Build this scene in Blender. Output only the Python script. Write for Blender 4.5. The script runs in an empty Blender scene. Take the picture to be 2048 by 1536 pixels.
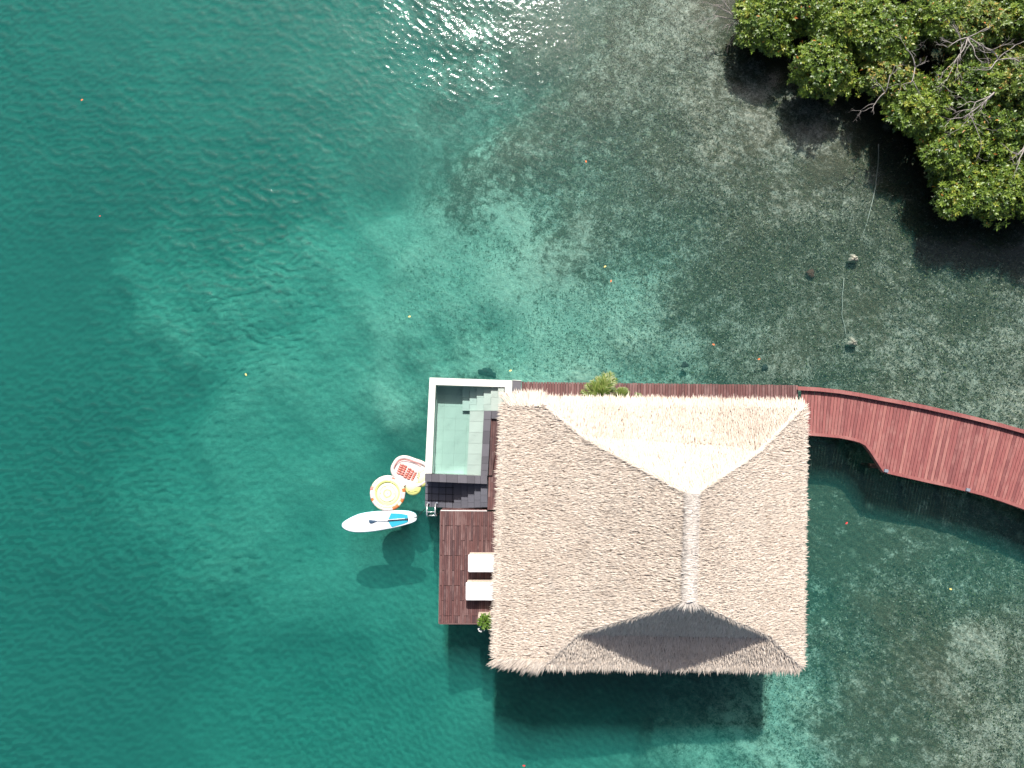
import bpy, math, random
import numpy as np
from mathutils import Vector, Matrix
random.seed(7); rng = np.random.default_rng(7)
SC = bpy.context.scene; COL = SC.collection
# ------------------------------------------------------------------ camera
F = 1421.0; TILT = math.atan(124 / F); H = 30.0
cam = bpy.data.cameras.new('camera'); co = bpy.data.objects.new('camera', cam); COL.objects.link(co)
cam.sensor_width = 36; cam.lens = F / 2048 * 36; cam.clip_start = 0.5; cam.clip_end = 2000
co.location = (0, 0, H); co.rotation_euler = (TILT, 0, 0); SC.camera = co
# ------------------------------------------------------------------ world, sun, exposure
SUN_EL = math.radians(48.5); SUN_AZ = math.radians(0)        # azimuth from +Y (north, top of the photo); negative is towards -X
w = bpy.data.worlds.new('World'); SC.world = w; w.use_nodes = True
nt = w.node_tree; bg = nt.nodes['Background']
sky = nt.nodes.new('ShaderNodeTexSky'); sky.sky_type = 'NISHITA'; sky.sun_disc = False
sky.sun_elevation = SUN_EL; sky.sun_rotation = SUN_AZ; sky.dust_density = 4.0; sky.ozone_density = 0.5; sky.air_density = 0.8
nt.links.new(sky.outputs[0], bg.inputs[0]); bg.inputs[1].default_value = 0.085
sl = bpy.data.lights.new('sun', 'SUN'); so = bpy.data.objects.new('sun', sl); COL.objects.link(so)
sl.energy = 4.7; sl.angle = math.radians(0.5); sl.color = (1, 0.965, 0.91)
sd = Vector((math.sin(SUN_AZ) * math.cos(SUN_EL), math.cos(SUN_AZ) * math.cos(SUN_EL), math.sin(SUN_EL)))
so.rotation_euler = sd.to_track_quat('Z', 'Y').to_euler(); so.location = (0, 0, 40)
SC.view_settings.view_transform = 'Standard'; SC.view_settings.look = 'None'
SC.view_settings.exposure = 0.56; SC.view_settings.gamma = 1
SC.cycles.use_denoising = True
SC.cycles.max_bounces = 10; SC.cycles.diffuse_bounces = 3; SC.cycles.glossy_bounces = 3
SC.cycles.transparent_max_bounces = 12; SC.cycles.volume_bounces = 0; SC.cycles.transmission_bounces = 4
SC.cycles.sample_clamp_indirect = 6

# ------------------------------------------------------------------ helpers
def P(px, py, z):
    "the point of the place at height z that the photograph shows at (px, py)"
    x = (px - 1024) / F; y = (768 - py) / F
    Y = y * math.cos(TILT) + math.sin(TILT); Z = y * math.sin(TILT) - math.cos(TILT)
    k = (H - z) / -Z
    return Vector((x * k, Y * k, z))
def link(o, parent=None):
    COL.objects.link(o)
    if parent is not None: o.parent = parent
    return o
def mesh_np(name, V, faces, mat=None, parent=None, smooth=False, tint=None, attrs=None):
    me = bpy.data.meshes.new(name); V = np.asarray(V, dtype=np.float32).reshape(-1, 3)
    me.vertices.add(len(V)); me.vertices.foreach_set('co', V.ravel())
    faces = [np.asarray(f, dtype=np.int32) for f in faces if len(f)]
    loops = np.concatenate([f.ravel() for f in faces]); tot = np.concatenate([np.full(len(f), f.shape[1], np.int32) for f in faces])
    me.loops.add(len(loops)); me.loops.foreach_set('vertex_index', loops)
    me.polygons.add(len(tot)); me.polygons.foreach_set('loop_start', np.concatenate([[0], np.cumsum(tot)[:-1]]).astype(np.int32))
    if smooth: me.polygons.foreach_set('use_smooth', np.ones(len(tot), bool))
    at = dict(attrs or {})
    if tint is not None: at['tint'] = tint
    for k, v in at.items():
        a = me.attributes.new(k, 'FLOAT', 'POINT'); a.data.foreach_set('value', np.asarray(v, np.float32))
    me.update(calc_edges=True); me.validate()
    if mat: me.materials.append(mat)
    o = bpy.data.objects.new(name, me); return link(o, parent)
def mesh(name, V, Fs, mat=None, parent=None, smooth=False, bevel=0):
    me = bpy.data.meshes.new(name); me.from_pydata([tuple(v) for v in V], [], Fs)
    if smooth: me.polygons.foreach_set('use_smooth', [True] * len(me.polygons))
    if mat: me.materials.append(mat)
    me.update(); o = bpy.data.objects.new(name, me); link(o, parent)
    if bevel:
        m = o.modifiers.new('bevel', 'BEVEL'); m.width = bevel; m.segments = 2; m.limit_method = 'ANGLE'
    return o
def prism(name, pts, z0, z1, mat, parent=None, bevel=0, kind=None):
    "pts: plan outline; z0 bottom, z1 top"
    pts = [(p[0], p[1]) for p in pts]
    a = sum(pts[i][0] * pts[(i + 1) % len(pts)][1] - pts[(i + 1) % len(pts)][0] * pts[i][1] for i in range(len(pts)))
    if a < 0: pts = pts[::-1]
    n = len(pts); V = [(x, y, z0) for x, y in pts] + [(x, y, z1) for x, y in pts]
    Fs = [tuple(range(n))[::-1], tuple(range(n, 2 * n))] + [(i, (i + 1) % n, n + (i + 1) % n, n + i) for i in range(n)]
    o = mesh(name, V, Fs, mat, parent, bevel=bevel)
    if kind: o['kind'] = kind
    return o
def pxprism(name, pp, z0, z1, mat, parent=None, bevel=0):
    return prism(name, [P(x, y, z1) for x, y in pp], z0, z1, mat, parent, bevel)
_unit = {}
def box(name, c, s, mat, parent=None, rz=0):
    "a box centred at c of size s, all alike boxes of one material sharing one mesh"
    k = mat.name
    if k not in _unit:
        me = bpy.data.meshes.new('unit_box')
        V = [(x, y, z) for z in (-.5, .5) for y in (-.5, .5) for x in (-.5, .5)]
        me.from_pydata(V, [], [(0, 2, 3, 1), (4, 5, 7, 6), (0, 1, 5, 4), (2, 6, 7, 3), (0, 4, 6, 2), (1, 3, 7, 5)])
        me.materials.append(mat); _unit[k] = me
    o = bpy.data.objects.new(name, _unit[k]); o.location = c; o.scale = s; o.rotation_euler = (0, 0, rz)
    return link(o, parent)
def tube_arr(pts, rad, n=8):
    pts = [Vector(p) for p in pts]; rad = rad if hasattr(rad, '__len__') else [rad] * len(pts)
    V = []; Fs = []; prev = None
    for i, p in enumerate(pts):
        t = (pts[min(i + 1, len(pts) - 1)] - pts[max(i - 1, 0)]).normalized()
        u = (prev - t * prev.dot(t)) if prev is not None else (t.orthogonal())
        if u.length < 1e-6: u = t.orthogonal()
        u.normalize(); prev = u; v = t.cross(u)
        for j in range(n):
            a = 2 * math.pi * j / n; V.append(p + (u * math.cos(a) + v * math.sin(a)) * rad[i])
    for i in range(len(pts) - 1):
        for j in range(n):
            Fs.append((i * n + j, i * n + (j + 1) % n, (i + 1) * n + (j + 1) % n, (i + 1) * n + j))
    Fs.append(tuple(range(n))[::-1]); Fs.append(tuple((len(pts) - 1) * n + j for j in range(n)))
    return V, Fs
def tube(name, pts, rad, mat, parent=None, n=8):
    V, Fs = tube_arr(pts, rad, n); return mesh(name, V, Fs, mat, parent, smooth=True)
def tubes(name, lst, mat, parent=None, n=5):
    V = []; Fs = []
    for pts, rad in lst:
        v, f = tube_arr(pts, rad, n); k = len(V); V += v; Fs += [tuple(i + k for i in q) for q in f]
    return mesh(name, V, Fs, mat, parent, smooth=True)
def thing(name, label, cat, loc=(0, 0, 0), group=None):
    o = bpy.data.objects.new(name, None); o.location = loc; o.empty_display_size = 0.2; link(o)
    return tag(o, label, cat, group)
def tag(o, label, cat, group=None):
    o['label'] = label; o['category'] = cat
    if group: o['group'] = group
    return o
def adopt(root):
    "children were built in world coordinates: keep them there"
    for c in root.children: c.matrix_parent_inverse = Matrix.Translation(root.location).inverted()
def ellipsoid(name, c, r, mat, parent=None, rz=0, nu=20, nv=10, bump=None):
    V = []; Fs = []
    for i in range(nv + 1):
        th = math.pi * i / nv
        for j in range(nu):
            ph = 2 * math.pi * j / nu; k = bump(th, ph) if bump else 1
            x, y, z = r[0] * math.sin(th) * math.cos(ph) * k, r[1] * math.sin(th) * math.sin(ph) * k, r[2] * math.cos(th) * k
            V.append((c[0] + x * math.cos(rz) - y * math.sin(rz), c[1] + x * math.sin(rz) + y * math.cos(rz), c[2] + z))
    for i in range(nv):
        for j in range(nu): Fs.append((i * nu + j, (i + 1) * nu + j, (i + 1) * nu + (j + 1) % nu, i * nu + (j + 1) % nu))
    return mesh(name, V, Fs, mat, parent, smooth=True)

# ------------------------------------------------------------------ materials
class N:
    def __init__(s, name):
        s.m = bpy.data.materials.new(name); s.m.use_nodes = True; s.t = s.m.node_tree; s.t.nodes.clear()
        s.out = s.t.nodes.new('ShaderNodeOutputMaterial')
    def n(s, typ, **kw):
        x = s.t.nodes.new('ShaderNode' + typ)
        for k, v in kw.items():
            if k[0] == 'i' and k[1:].isdigit(): s.set(x.inputs[int(k[1:])], v)
            elif k.startswith('in_'): s.set(x.inputs[k[3:].replace('_', ' ')], v)
            else: setattr(x, k, v)
        return x
    def set(s, sock, v):
        if isinstance(v, bpy.types.NodeSocket): s.t.links.new(v, sock)
        elif isinstance(v, bpy.types.Node): s.t.links.new(v.outputs[0], sock)
        else:
            if sock.type == 'RGBA' and len(v) == 3: v = (*v, 1)
            sock.default_value = v
    def math(s, op, a, b=0.0, c=None, clamp=False):
        x = s.n('Math', operation=op, i0=a, i1=b); x.use_clamp = clamp
        if c is not None: s.set(x.inputs[2], c)
        return x.outputs[0]
    def mix(s, f, a, b, blend='MIX'):
        x = s.n('Mix', data_type='RGBA', blend_type=blend); s.set(x.inputs[0], f); s.set(x.inputs[6], a); s.set(x.inputs[7], b); return x.outputs[2]
    def ramp(s, f, stops):
        x = s.n('ValToRGB', i0=f); e = x.color_ramp.elements
        while len(e) < len(stops): e.new(0.5)
        for q, (p, c) in zip(e, stops): q.position = p; q.color = (*c, 1)
        return x.outputs[0]
    def noise(s, vec, scale, detail=4, rough=.55, dist=0):
        x = s.n('TexNoise'); s.set(x.inputs['Vector'], vec); x.inputs['Scale'].default_value = scale; x.inputs['Detail'].default_value = detail
        x.inputs['Roughness'].default_value = rough; x.inputs['Distortion'].default_value = dist; return x.outputs[0]
    def smooth(s, v, a, b):
        x = s.n('MapRange', interpolation_type='SMOOTHSTEP', i0=v, i1=a, i2=b, i3=0.0, i4=1.0); return x.outputs[0]
    def attr(s, name): return s.n('Attribute', attribute_name=name).outputs['Fac']
    def pos(s): return s.n('NewGeometry').outputs['Position']
    def obj(s): return s.n('TexCoord').outputs['Object']
    def rnd(s): return s.n('ObjectInfo').outputs['Random']
    def mapping(s, v, scale=(1, 1, 1), loc=(0, 0, 0)):
        x = s.n('Mapping'); s.set(x.inputs[0], v); s.set(x.inputs[1], loc); x.inputs[3].default_value = scale; return x.outputs[0]
    def bump(s, h, strength=.3, dist=.02):
        return s.n('Bump', in_Height=h, in_Strength=strength, in_Distance=dist).outputs[0]
    def pbsdf(s, col, rough=.6, normal=None, spec=.4, **kw):
        x = s.n('BsdfPrincipled'); s.set(x.inputs['Base Color'], col); s.set(x.inputs['Roughness'], rough); x.inputs['Specular IOR Level'].default_value = spec
        if normal is not None: s.set(x.inputs['Normal'], normal)
        for k, v in kw.items(): s.set(x.inputs[k.replace('_', ' ')], v)
        return x
    def done(s, sh, vol=None):
        s.t.links.new(sh.outputs[0] if isinstance(sh, bpy.types.Node) else sh, s.out.inputs[0])
        if vol is not None: s.t.links.new(vol.outputs[0], s.out.inputs[1])
        return s.m
def plain(name, c, rough=.6, var=.12, scale=6, bump=.15, spec=.4, metal=0, **kw):
    a = N(name); n = a.noise(a.pos(), scale, 5)
    col = a.mix(n, [x * (1 - var) for x in c], [min(1, x * (1 + var)) for x in c])
    fine = a.noise(a.pos(), scale * 9, 3)
    b = a.pbsdf(col, rough, a.bump(fine, bump, .01), spec, **kw); b.inputs['Metallic'].default_value = metal
    return a.done(b)
def wood(name, c_dark, c_mid, c_light, rough=.55, grey=.0, axis=1):
    a = N(name); r = a.rnd(); p = a.pos()
    off = a.math('MULTIPLY', r, 37.0); cx = a.n('CombineXYZ', i0=off, i1=off, i2=0.0).outputs[0]
    v = a.n('VectorMath', operation='ADD', i0=p, i1=cx).outputs[0]
    sc = (14, 1.2, 14) if axis == 1 else (1.2, 14, 14)
    g = a.noise(a.mapping(v, sc), 1.6, 6, .65, .4)
    col = a.ramp(r, [(0, c_dark), (.45, c_mid), (.8, c_mid), (1, c_light)])
    col = a.mix(a.smooth(g, .25, .75), a.mix(.55, col, c_dark), a.mix(.25, col, c_light))
    blot = a.noise(v, 1.1, 4, .6)
    col = a.mix(a.math('MULTIPLY', a.smooth(blot, .45, .70), .6 + grey), col, [x * .8 + .03 for x in c_light])
    scuff = a.noise(a.mapping(v, (40, 6, 40) if axis == 1 else (6, 40, 40)), 1.0, 4, .7)
    col = a.mix(a.math('MULTIPLY', a.smooth(scuff, .66, .78), .5), col, (.42, .33, .30))
    return a.done(a.pbsdf(col, rough, a.bump(g, .35, .01), .35))

M = {}
M['boardwalk'] = wood('red_hardwood', (.14, .042, .044), (.265, .083, .078), (.38, .16, .135))
M['walkway'] = wood('weathered_red_wood', (.075, .030, .030), (.135, .050, .045), (.24, .13, .12), grey=.1)
M['deck'] = wood('dark_deck_wood', (.055, .028, .030), (.12, .045, .040), (.22, .125, .115), grey=.1)
M['beam'] = plain('dark_beam_wood', (.09, .045, .035), .7)
M['darkgap'] = plain('deck_joist_wood', (.03, .018, .015), .85)
def stone(name, c, var=.25, rough=.6):
    a = N(name); r = a.rnd(); p = a.pos(); n = a.noise(p, 3.5, 6, .6); f = a.noise(p, 40, 3)
    k = a.math('ADD', a.math('MULTIPLY', r, .6), a.math('MULTIPLY', n, .4))
    col = a.mix(k, [x * (1 - var) for x in c], [x * (1 + var) for x in c])
    col = a.mix(a.math('MULTIPLY', f, .3), col, [x * .6 for x in c])
    return a.done(a.pbsdf(col, rough, a.bump(f, .25, .006), .4))
M['dark_tile'] = stone('dark_basalt_tile', (.105, .10, .115), .38, .5)
M['landing_tile'] = stone('charcoal_landing_tile', (.10, .10, .12), .22, .45)
M['coping'] = plain('pale_stone_coping', (.66, .65, .60), .6, .05, 3)
M['pool_tile'] = stone('sage_stone_tile', (.42, .455, .405), .05, .5)
M['pool_step'] = stone('pale_sage_stone_tile', (.45, .49, .45), .06, .5)
M['grout'] = plain('dark_grout', (.03, .03, .034), .9)
M['plaster'] = plain('sand_plaster', (.55, .48, .40), .8)
M['white_metal'] = plain('polished_steel', (.75, .75, .76), .25, .05, 4, .05, .5, metal=.6)
M['trim'] = plain('pale_metal_trim', (.62, .58, .56), .4, .08)
M['cushion'] = plain('white_cushion_fabric', (.74, .72, .72), .85, .03, 5, .2)
M['wicker'] = plain('beige_woven_base', (.56, .46, .38), .75, .15, 30, .5)
M['dark'] = plain('black_rubber', (.02, .025, .03), .5)
M['rope_dark'] = plain('black_rope', (.02, .02, .022), .8)
M['rope_pale'] = plain('pale_old_rope', (.42, .42, .36), .9, .35, 14)
M['anchor'] = plain('pale_crusted_concrete', (.38, .36, .29), .9, .45, 9, .9)
M['reef'] = plain('dark_reef_rock', (.035, .05, .045), .95, .6, 7, .9)
M['reef_brown'] = plain('brown_sponge', (.09, .05, .035), .95, .4, 12, .9)
M['glass'] = plain('dark_window_glass', (.03, .05, .06), .05, .05, 1, 0, .9)
def thatch(name, ca, cb, cc):
    a = N(name); t = a.attr('tint'); p = a.pos()
    col = a.ramp(t, [(0, [x * .40 for x in cb]), (.10, cb), (.5, ca), (.85, cc), (1, [min(.9, x * 1.15) for x in cc])])
    n = a.noise(p, .55, 5, .6); col = a.mix(a.math('MULTIPLY', a.smooth(n, .42, .68), .38), col, cb)
    g = a.noise(p, 2.5, 4, .6); col = a.mix(a.math('MULTIPLY', a.smooth(g, .55, .75), .3), col, (.34, .33, .31))
    b = a.pbsdf(col, .65, None, .3)
    tr = a.n('BsdfTranslucent'); a.set(tr.inputs[0], col)
    return a.done(a.n('MixShader', i0=.12, i1=b.outputs[0], i2=tr.outputs[0]))
M['thatch'] = thatch('dry_palm_thatch', (.71, .61, .515), (.51, .425, .35), (.77, .69, .60))
M['thatch_ridge'] = thatch('bleached_ridge_thatch', (.64, .58, .52), (.50, .44, .39), (.74, .68, .62))
M['thatch_base'] = plain('brown_thatch_base', (.30, .225, .17), .95, .25, 8, .8)
def leafmat(name, stops, gloss=.35, tr=.3):
    a = N(name); col = a.ramp(a.attr('tint'), stops)
    b = a.pbsdf(col, gloss, None, .45); t = a.n('BsdfTranslucent'); a.set(t.inputs[0], a.mix(.5, col, (.20, .26, .02)))
    return a.done(a.n('MixShader', i0=tr, i1=b.outputs[0], i2=t.outputs[0]))
M['leaf'] = leafmat('mangrove_leaf', [(0, (.03, .070, .012)), (.5, (.115, .19, .022)), (.88, (.23, .31, .04)), (.955, (.30, .30, .04)), (.975, (.50, .27, .05)), (1, (.42, .13, .03))], .42, .16)
M['leaf_thin'] = leafmat('yellowing_mangrove_leaf', [(0, (.045, .08, .015)), (.4, (.10, .17, .025)), (.8, (.19, .24, .04)), (.93, (.34, .30, .07)), (.96, (.5, .25, .06)), (1, (.42, .13, .03))], .42, .18)
M['palm_leaf'] = leafmat('palm_frond_leaf', [(0, (.06, .12, .02)), (.5, (.16, .25, .04)), (1, (.42, .42, .16))], .4, .35)
M['bush_leaf'] = leafmat('bright_shrub_leaf', [(0, (.06, .14, .02)), (1, (.22, .36, .06))], .4, .3)
M['flower'] = plain('white_petal', (.8, .8, .78), .6, .03)
M['bark'] = plain('grey_bark', (.20, .175, .16), .85, .3, 9, .6)
M['bark_pale'] = plain('bleached_dead_wood', (.30, .27, .25), .85, .25, 9, .5)
M['vinyl_white'] = plain('pink_white_vinyl', (.70, .59, .56), .3, .04, 3, .05, .5)
M['vinyl_red'] = plain('coral_red_vinyl', (.55, .16, .12), .35, .3, 14, .1, .5)
M['vinyl_pink'] = plain('rose_vinyl_print', (.62, .24, .21), .35, .1, 3, .05, .5)
M['vinyl_yellow'] = plain('lemon_vinyl', (.70, .72, .25), .3, .06, 4, .05, .5)
M['vinyl_cream'] = plain('cream_vinyl', (.74, .74, .50), .3, .05, 4, .05, .5)
M['vinyl_orange'] = plain('orange_red_vinyl', (.50, .16, .05), .35, .2, 8, .05, .5)
M['vinyl_olive'] = plain('olive_print', (.40, .42, .08), .4, .1, 6, .05)
M['board_white'] = plain('white_board_skin', (.66, .70, .72), .3, .03, 2, .05, .5)
M['board_cyan'] = plain('cyan_board_rail', (.14, .50, .56), .3, .05, 2, .05, .5)
M['pad_cyan'] = plain('cyan_foam_pad', (.02, .34, .46), .7, .06, 9, .3)
M['navy'] = plain('navy_paddle_blade', (.045, .085, .14), .35, .15, 8, .05)
M['petal_orange'] = plain('orange_fallen_leaf', (.65, .18, .06), .6, .25, 20)
M['petal_yellow'] = plain('yellow_fallen_leaf', (.75, .62, .20), .6, .2, 20)
M['petal_red'] = plain('red_fallen_leaf', (.60, .05, .05), .6, .2, 20)
M['lamp_metal'] = plain('grey_lamp_metal', (.20, .22, .26), .4, .1)

# ------------------------------------------------------------------ seabed: depth and weed cover over the bay, with villa shade painted in
CP = """0 0 5.2 .62;300 0 4.6 .5;600 0 4 .52;800 100 3.2 .5;950 100 2.2 .6;1050 50 1.3 .72;1250 100 .75 .5;1400 60 .6 .36;1430 250 .6 .5
1550 150 .45 .35;1640 210 .45 .4;1750 250 .5 .95;1850 350 .5 1;1900 480 .6 .85;2048 560 .6 .8;1900 100 .3 1;1650 50 .3 1;2048 300 .3 1
0 500 6.2 .8;200 350 5.6 .74;420 280 5 .62;330 100 5 .5;500 380 4.8 .62;700 300 3.8 .62;900 330 2.7 .6;1000 380 2 .55;1100 300 1.4 .66;1300 350 .9 .7;1500 450 .8 .62;1700 420 .6 .46;1200 200 .9 .62;900 200 2.8 .55;1580 330 .7 .6
0 800 6.2 .7;150 650 6 .62;300 560 3.9 .3;450 600 3.0 .18;560 470 2.9 .12;700 470 2.5 .08;640 560 2.8 .2;850 560 2.2 .1;1000 620 2.1 .0;1100 500 1.8 .45;1250 470 1.3 .62;1200 640 1.7 .1;1100 700 1.8 .05;1300 730 1.4 .2;1420 700 1.1 .55;1500 600 1 .8;1700 620 .9 .76;1950 650 .8 .74;1600 740 .9 .55;1850 770 .7 .45;2040 690 .6 .42;2040 820 .5 .38;1350 600 1.2 .7;1800 500 .7 .66
300 800 5.4 .32;600 800 3.4 .2;800 700 2.4 .15;820 860 3.9 .4;850 780 3.4 .6;950 730 2.4 .4;0 1100 5.4 .5;180 650 5 .5;200 900 5 .42;300 1000 4.5 .3;600 1000 3.5 .2;450 880 3.7 .25;760 930 3.8 .35;800 1100 3.8 .25;640 1160 3.6 .2;0 1400 6 .7;60 1520 6.6 1;400 1300 4.7 .35;700 1300 3.9 .25;520 1180 3.9 .3;380 1420 4.6 .45;600 1500 5.3 .45;250 1450 5.8 .5;900 1450 3.9 .25;780 1420 4.4 .4;1200 1500 3.6 .3;1000 1200 4 .3;1250 1200 3 .4;1400 1450 2.6 .32;1550 1480 1.9 .25;1600 1200 1.9 .7;1700 1300 1.4 .78;1850 1250 1 .74;1750 1450 1.2 .72;1950 1400 .7 .58;2030 1500 .6 .42;2030 1280 .7 .42;1950 1120 1.5 .72;2060 1100 1.5 .7;1700 1050 1.8 .85;1650 950 1.8 .9;1850 1000 1.7 .85;1640 1400 1.6 .5;130 200 5.6 .7;1800 1350 1.1 .8
1540 40 .3 1.0;1600 60 .25 1.0;1660 120 .25 1.0;1720 60 .2 1.0;1790 120 .3 1.0;1850 180 .2 1.0;1950 60 .2 1.0;1960 200 .2 1.1;2040 100 .2 1.0;1900 280 .25 1.0;1980 340 .25 1.0;2040 260 .2 1.0;1900 400 .4 .95;2000 450 .45 .9;1820 60 .2 .9;1780 230 .35 1.0
1100 1330 3.2 .75;1250 1330 2.9 .8;1400 1330 2.4 .8;1080 1430 3.6 .7;1250 1430 3.2 .75;1400 1400 2.6 .7;950 1320 4 .5;1200 1150 2.8 .7;1400 1150 2.2 .75;1250 950 2.2 .6"""  # last row: cover raised to paint the villa's shadow darker on the bed
cps = np.array([[float(t) for t in l.split()] for l in CP.replace('\n', ';').split(';')])
cw = np.array([[*P(a, b, 0)[:2]] for a, b in cps[:, :2]])
def field(x, y):
    sh = x.shape; q = np.stack([x.ravel(), y.ravel()], 1); num = np.zeros((len(q), 2)); den = np.zeros(len(q))
    for (cx, cy), (d, c) in zip(cw, cps[:, 2:]):
        r2 = ((q[:, 0] - cx) ** 2 + (q[:, 1] - cy) ** 2) / 2.2 + .9; wt = r2 ** -1.7
        num[:, 0] += wt * d; num[:, 1] += wt * c; den += wt
    num /= den[:, None]; num[:, 0] = num[:, 0] * (.45 + .19 * np.clip(num[:, 0] - 1, 0, 2)); return num[:, 0].reshape(sh), num[:, 1].reshape(sh)
def waves(x, y, comps):
    z = np.zeros_like(x)
    for kx, ky, a, ph in comps: z += a * np.sin(kx * x + ky * y + ph)
    return z
def axis(lo, hi, step, far):
    inner = np.arange(lo, hi + step, step); g = []; s = step * 3; v = 0
    while v < far: v += s; g.append(v); s *= 1.5
    g = np.array(g); return np.concatenate([lo - g[::-1], inner, inner[-1] + g])
def grid(name, xs, ys, zf, mat, attrs=None):
    X, Y = np.meshgrid(xs, ys); Z = zf(X, Y); nx, ny = len(xs), len(ys)
    idx = np.arange(nx * ny).reshape(ny, nx)
    q = np.stack([idx[:-1, :-1], idx[:-1, 1:], idx[1:, 1:], idx[1:, :-1]], -1).reshape(-1, 4)
    return X, Y, Z, idx, q
xs = axis(-27, 27, .16, 420); ys = axis(-16, 23, .16, 420)
X, Y, Z, idx, q = grid('seabed', xs, ys, lambda a, b: a * 0, None)
XC, YC = np.clip(X, -27, 27), np.clip(Y, -16, 23)
rc = [(rng.uniform(-1, 1) * k, rng.uniform(-1, 1) * k, 1 / k, rng.uniform(0, 6.3)) for k in np.exp(rng.uniform(-.8, 2.3, 34))]
wx, wy = waves(XC, YC, rc[:16]) * .35, waves(XC, YC, rc[16:32]) * .35
D, Cv = field(XC + wx, YC + wy)
Zb = -D + waves(XC, YC, rc[8:34]) * .022 * np.clip(D, .3, 3) + rng.normal(0, .012, D.shape)
def seabed_mat():
    a = N('sand_and_seagrass_bed'); p = a.pos(); cover = a.attr('cover'); dp = a.attr('depth')
    n1 = a.noise(p, 7.2, 7, .72, 1.2); n2 = a.noise(p, 2.1, 5, .6, .5); n3 = a.noise(p, .55, 4, .55)
    deep = a.smooth(dp, 1.2, 3.0)
    w1 = a.math('MULTIPLY_ADD', deep, -.50, .72)
    v = a.math('ADD', a.math('MULTIPLY', a.math('SUBTRACT', n1, .5), w1), a.math('MULTIPLY', a.math('SUBTRACT', n2, .5), a.math('MULTIPLY_ADD', deep, -.22, .54)))
    v = a.math('ADD', v, a.math('MULTIPLY', a.math('SUBTRACT', n3, .5), a.math('MULTIPLY_ADD', deep, -.16, .30)))
    c = a.math('MULTIPLY', a.math('SUBTRACT', cover, a.math('MULTIPLY_ADD', deep, -.02, .47)), a.math('MULTIPLY_ADD', deep, .18, .42))
    v = a.math('ADD', a.math('ADD', v, c), .5)
    weed = a.math('MULTIPLY', a.smooth(v, a.math('MULTIPLY_ADD', deep, -.12, .37), a.math('MULTIPLY_ADD', deep, .10, .62)), a.math('MULTIPLY_ADD', deep, -.12, 1.0))
    sand = a.ramp(a.noise(p, 14, 6, .7), [(.28, (.38, .36, .28)), (.5, (.58, .56, .46)), (.72, (.76, .75, .65))])
    rubble = a.ramp(a.noise(p, 11, 6, .75, .5), [(.28, (.15, .14, .11)), (.5, (.38, .355, .29)), (.72, (.70, .67, .58))])
    sand = a.mix(a.smooth(dp, .45, 1.2), rubble, sand)
    grass = a.ramp(a.noise(p, 24, 5, .75, .6), [(.30, (.020, .019, .014)), (.5, (.072, .066, .040)), (.62, (.16, .145, .09)), (.74, (.34, .31, .22))])
    col = a.mix(weed, sand, grass)
    # small coral heads and pale sand holes
    vo = a.n('TexVoronoi', feature='F1'); a.set(vo.inputs['Vector'], a.mapping(p, (1, 1, 1))); vo.inputs['Scale'].default_value = .75
    hole = a.math('MULTIPLY', a.math('SUBTRACT', 1, a.smooth(a.math('ADD', vo.outputs['Distance'], a.math('MULTIPLY', n1, .25)), .16, .33)), .55)
    col = a.mix(a.math('MULTIPLY', hole, a.smooth(n3, .45, .6)), col, (.55, .55, .42))
    return a.done(a.pbsdf(col, .9, a.bump(n1, .8, .08), .1))
seabed = mesh_np('seabed', np.stack([X, Y, Zb], -1), [q], seabed_mat(), smooth=True, attrs={'cover': Cv.ravel(), 'depth': D.ravel()})
seabed['kind'] = 'structure'

# ------------------------------------------------------------------ sea water: one closed body with a rippled top
def comps(n, mean, spread, lo, hi, slope):
    out = []
    for _ in range(n):
        lam = math.exp(rng.uniform(math.log(lo), math.log(hi))); th = math.radians(rng.normal(mean, spread)); k = 2 * math.pi / lam
        out.append((k * math.cos(th), k * math.sin(th), slope * math.sqrt(2 / n) / k, rng.uniform(0, 6.3)))
    return out
ws = .062; gx = axis(-26, 26, ws, 400); gy = axis(-14.5, 22, ws, 400)
X, Y, Z, idx, q = grid('water', gx, gy, lambda a, b: a * 0, None)
cA, cB, cC = comps(70, 92, 26, .20, .70, .120), comps(70, 58, 22, .17, .45, .072), comps(26, 75, 60, .18, .4, .045) + comps(14, 80, 50, 1.0, 3.2, .022)
A, B, Cc = waves(X, Y, cA), waves(X, Y, cB), waves(X, Y, cC)
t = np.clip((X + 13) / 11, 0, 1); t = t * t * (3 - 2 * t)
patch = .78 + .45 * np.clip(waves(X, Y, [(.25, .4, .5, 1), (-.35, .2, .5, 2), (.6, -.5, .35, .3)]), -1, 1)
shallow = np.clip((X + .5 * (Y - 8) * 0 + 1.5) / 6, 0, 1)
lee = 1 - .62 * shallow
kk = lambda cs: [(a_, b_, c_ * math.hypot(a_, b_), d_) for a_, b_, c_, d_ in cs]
crest_shade = ((1 - t) * waves(X, Y, kk(cA)) + t * waves(X, Y, kk(cB)) + .8 * waves(X, Y, kk(cC))) * patch / .1
Z = ((1 - t) * A + t * B + Cc) * patch * lee
edge = np.clip((27.5 - np.abs(X)) / 1.5, 0, 1) * np.clip((20 - np.abs(Y - 3.75)) / 1.5, 0, 1); Z *= edge
ny, nx = X.shape
V = np.stack([X, Y, Z], -1).reshape(-1, 3); n0 = len(V)
cor = [idx[0, 0], idx[0, -1], idx[-1, -1], idx[-1, 0]]
bot = V[cor].copy(); bot[:, 2] = -9.0; V = np.concatenate([V, bot])
b0, b1, b2, b3 = n0, n0 + 1, n0 + 2, n0 + 3
sides = []
def fan(edge_idx, ba, bb):
    m = len(edge_idx) // 2; e = list(edge_idx)
    for i in range(len(e) - 1): sides.append((e[i + 1], e[i], ba if i < m else bb))
    sides.append((e[m], ba, bb))
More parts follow.
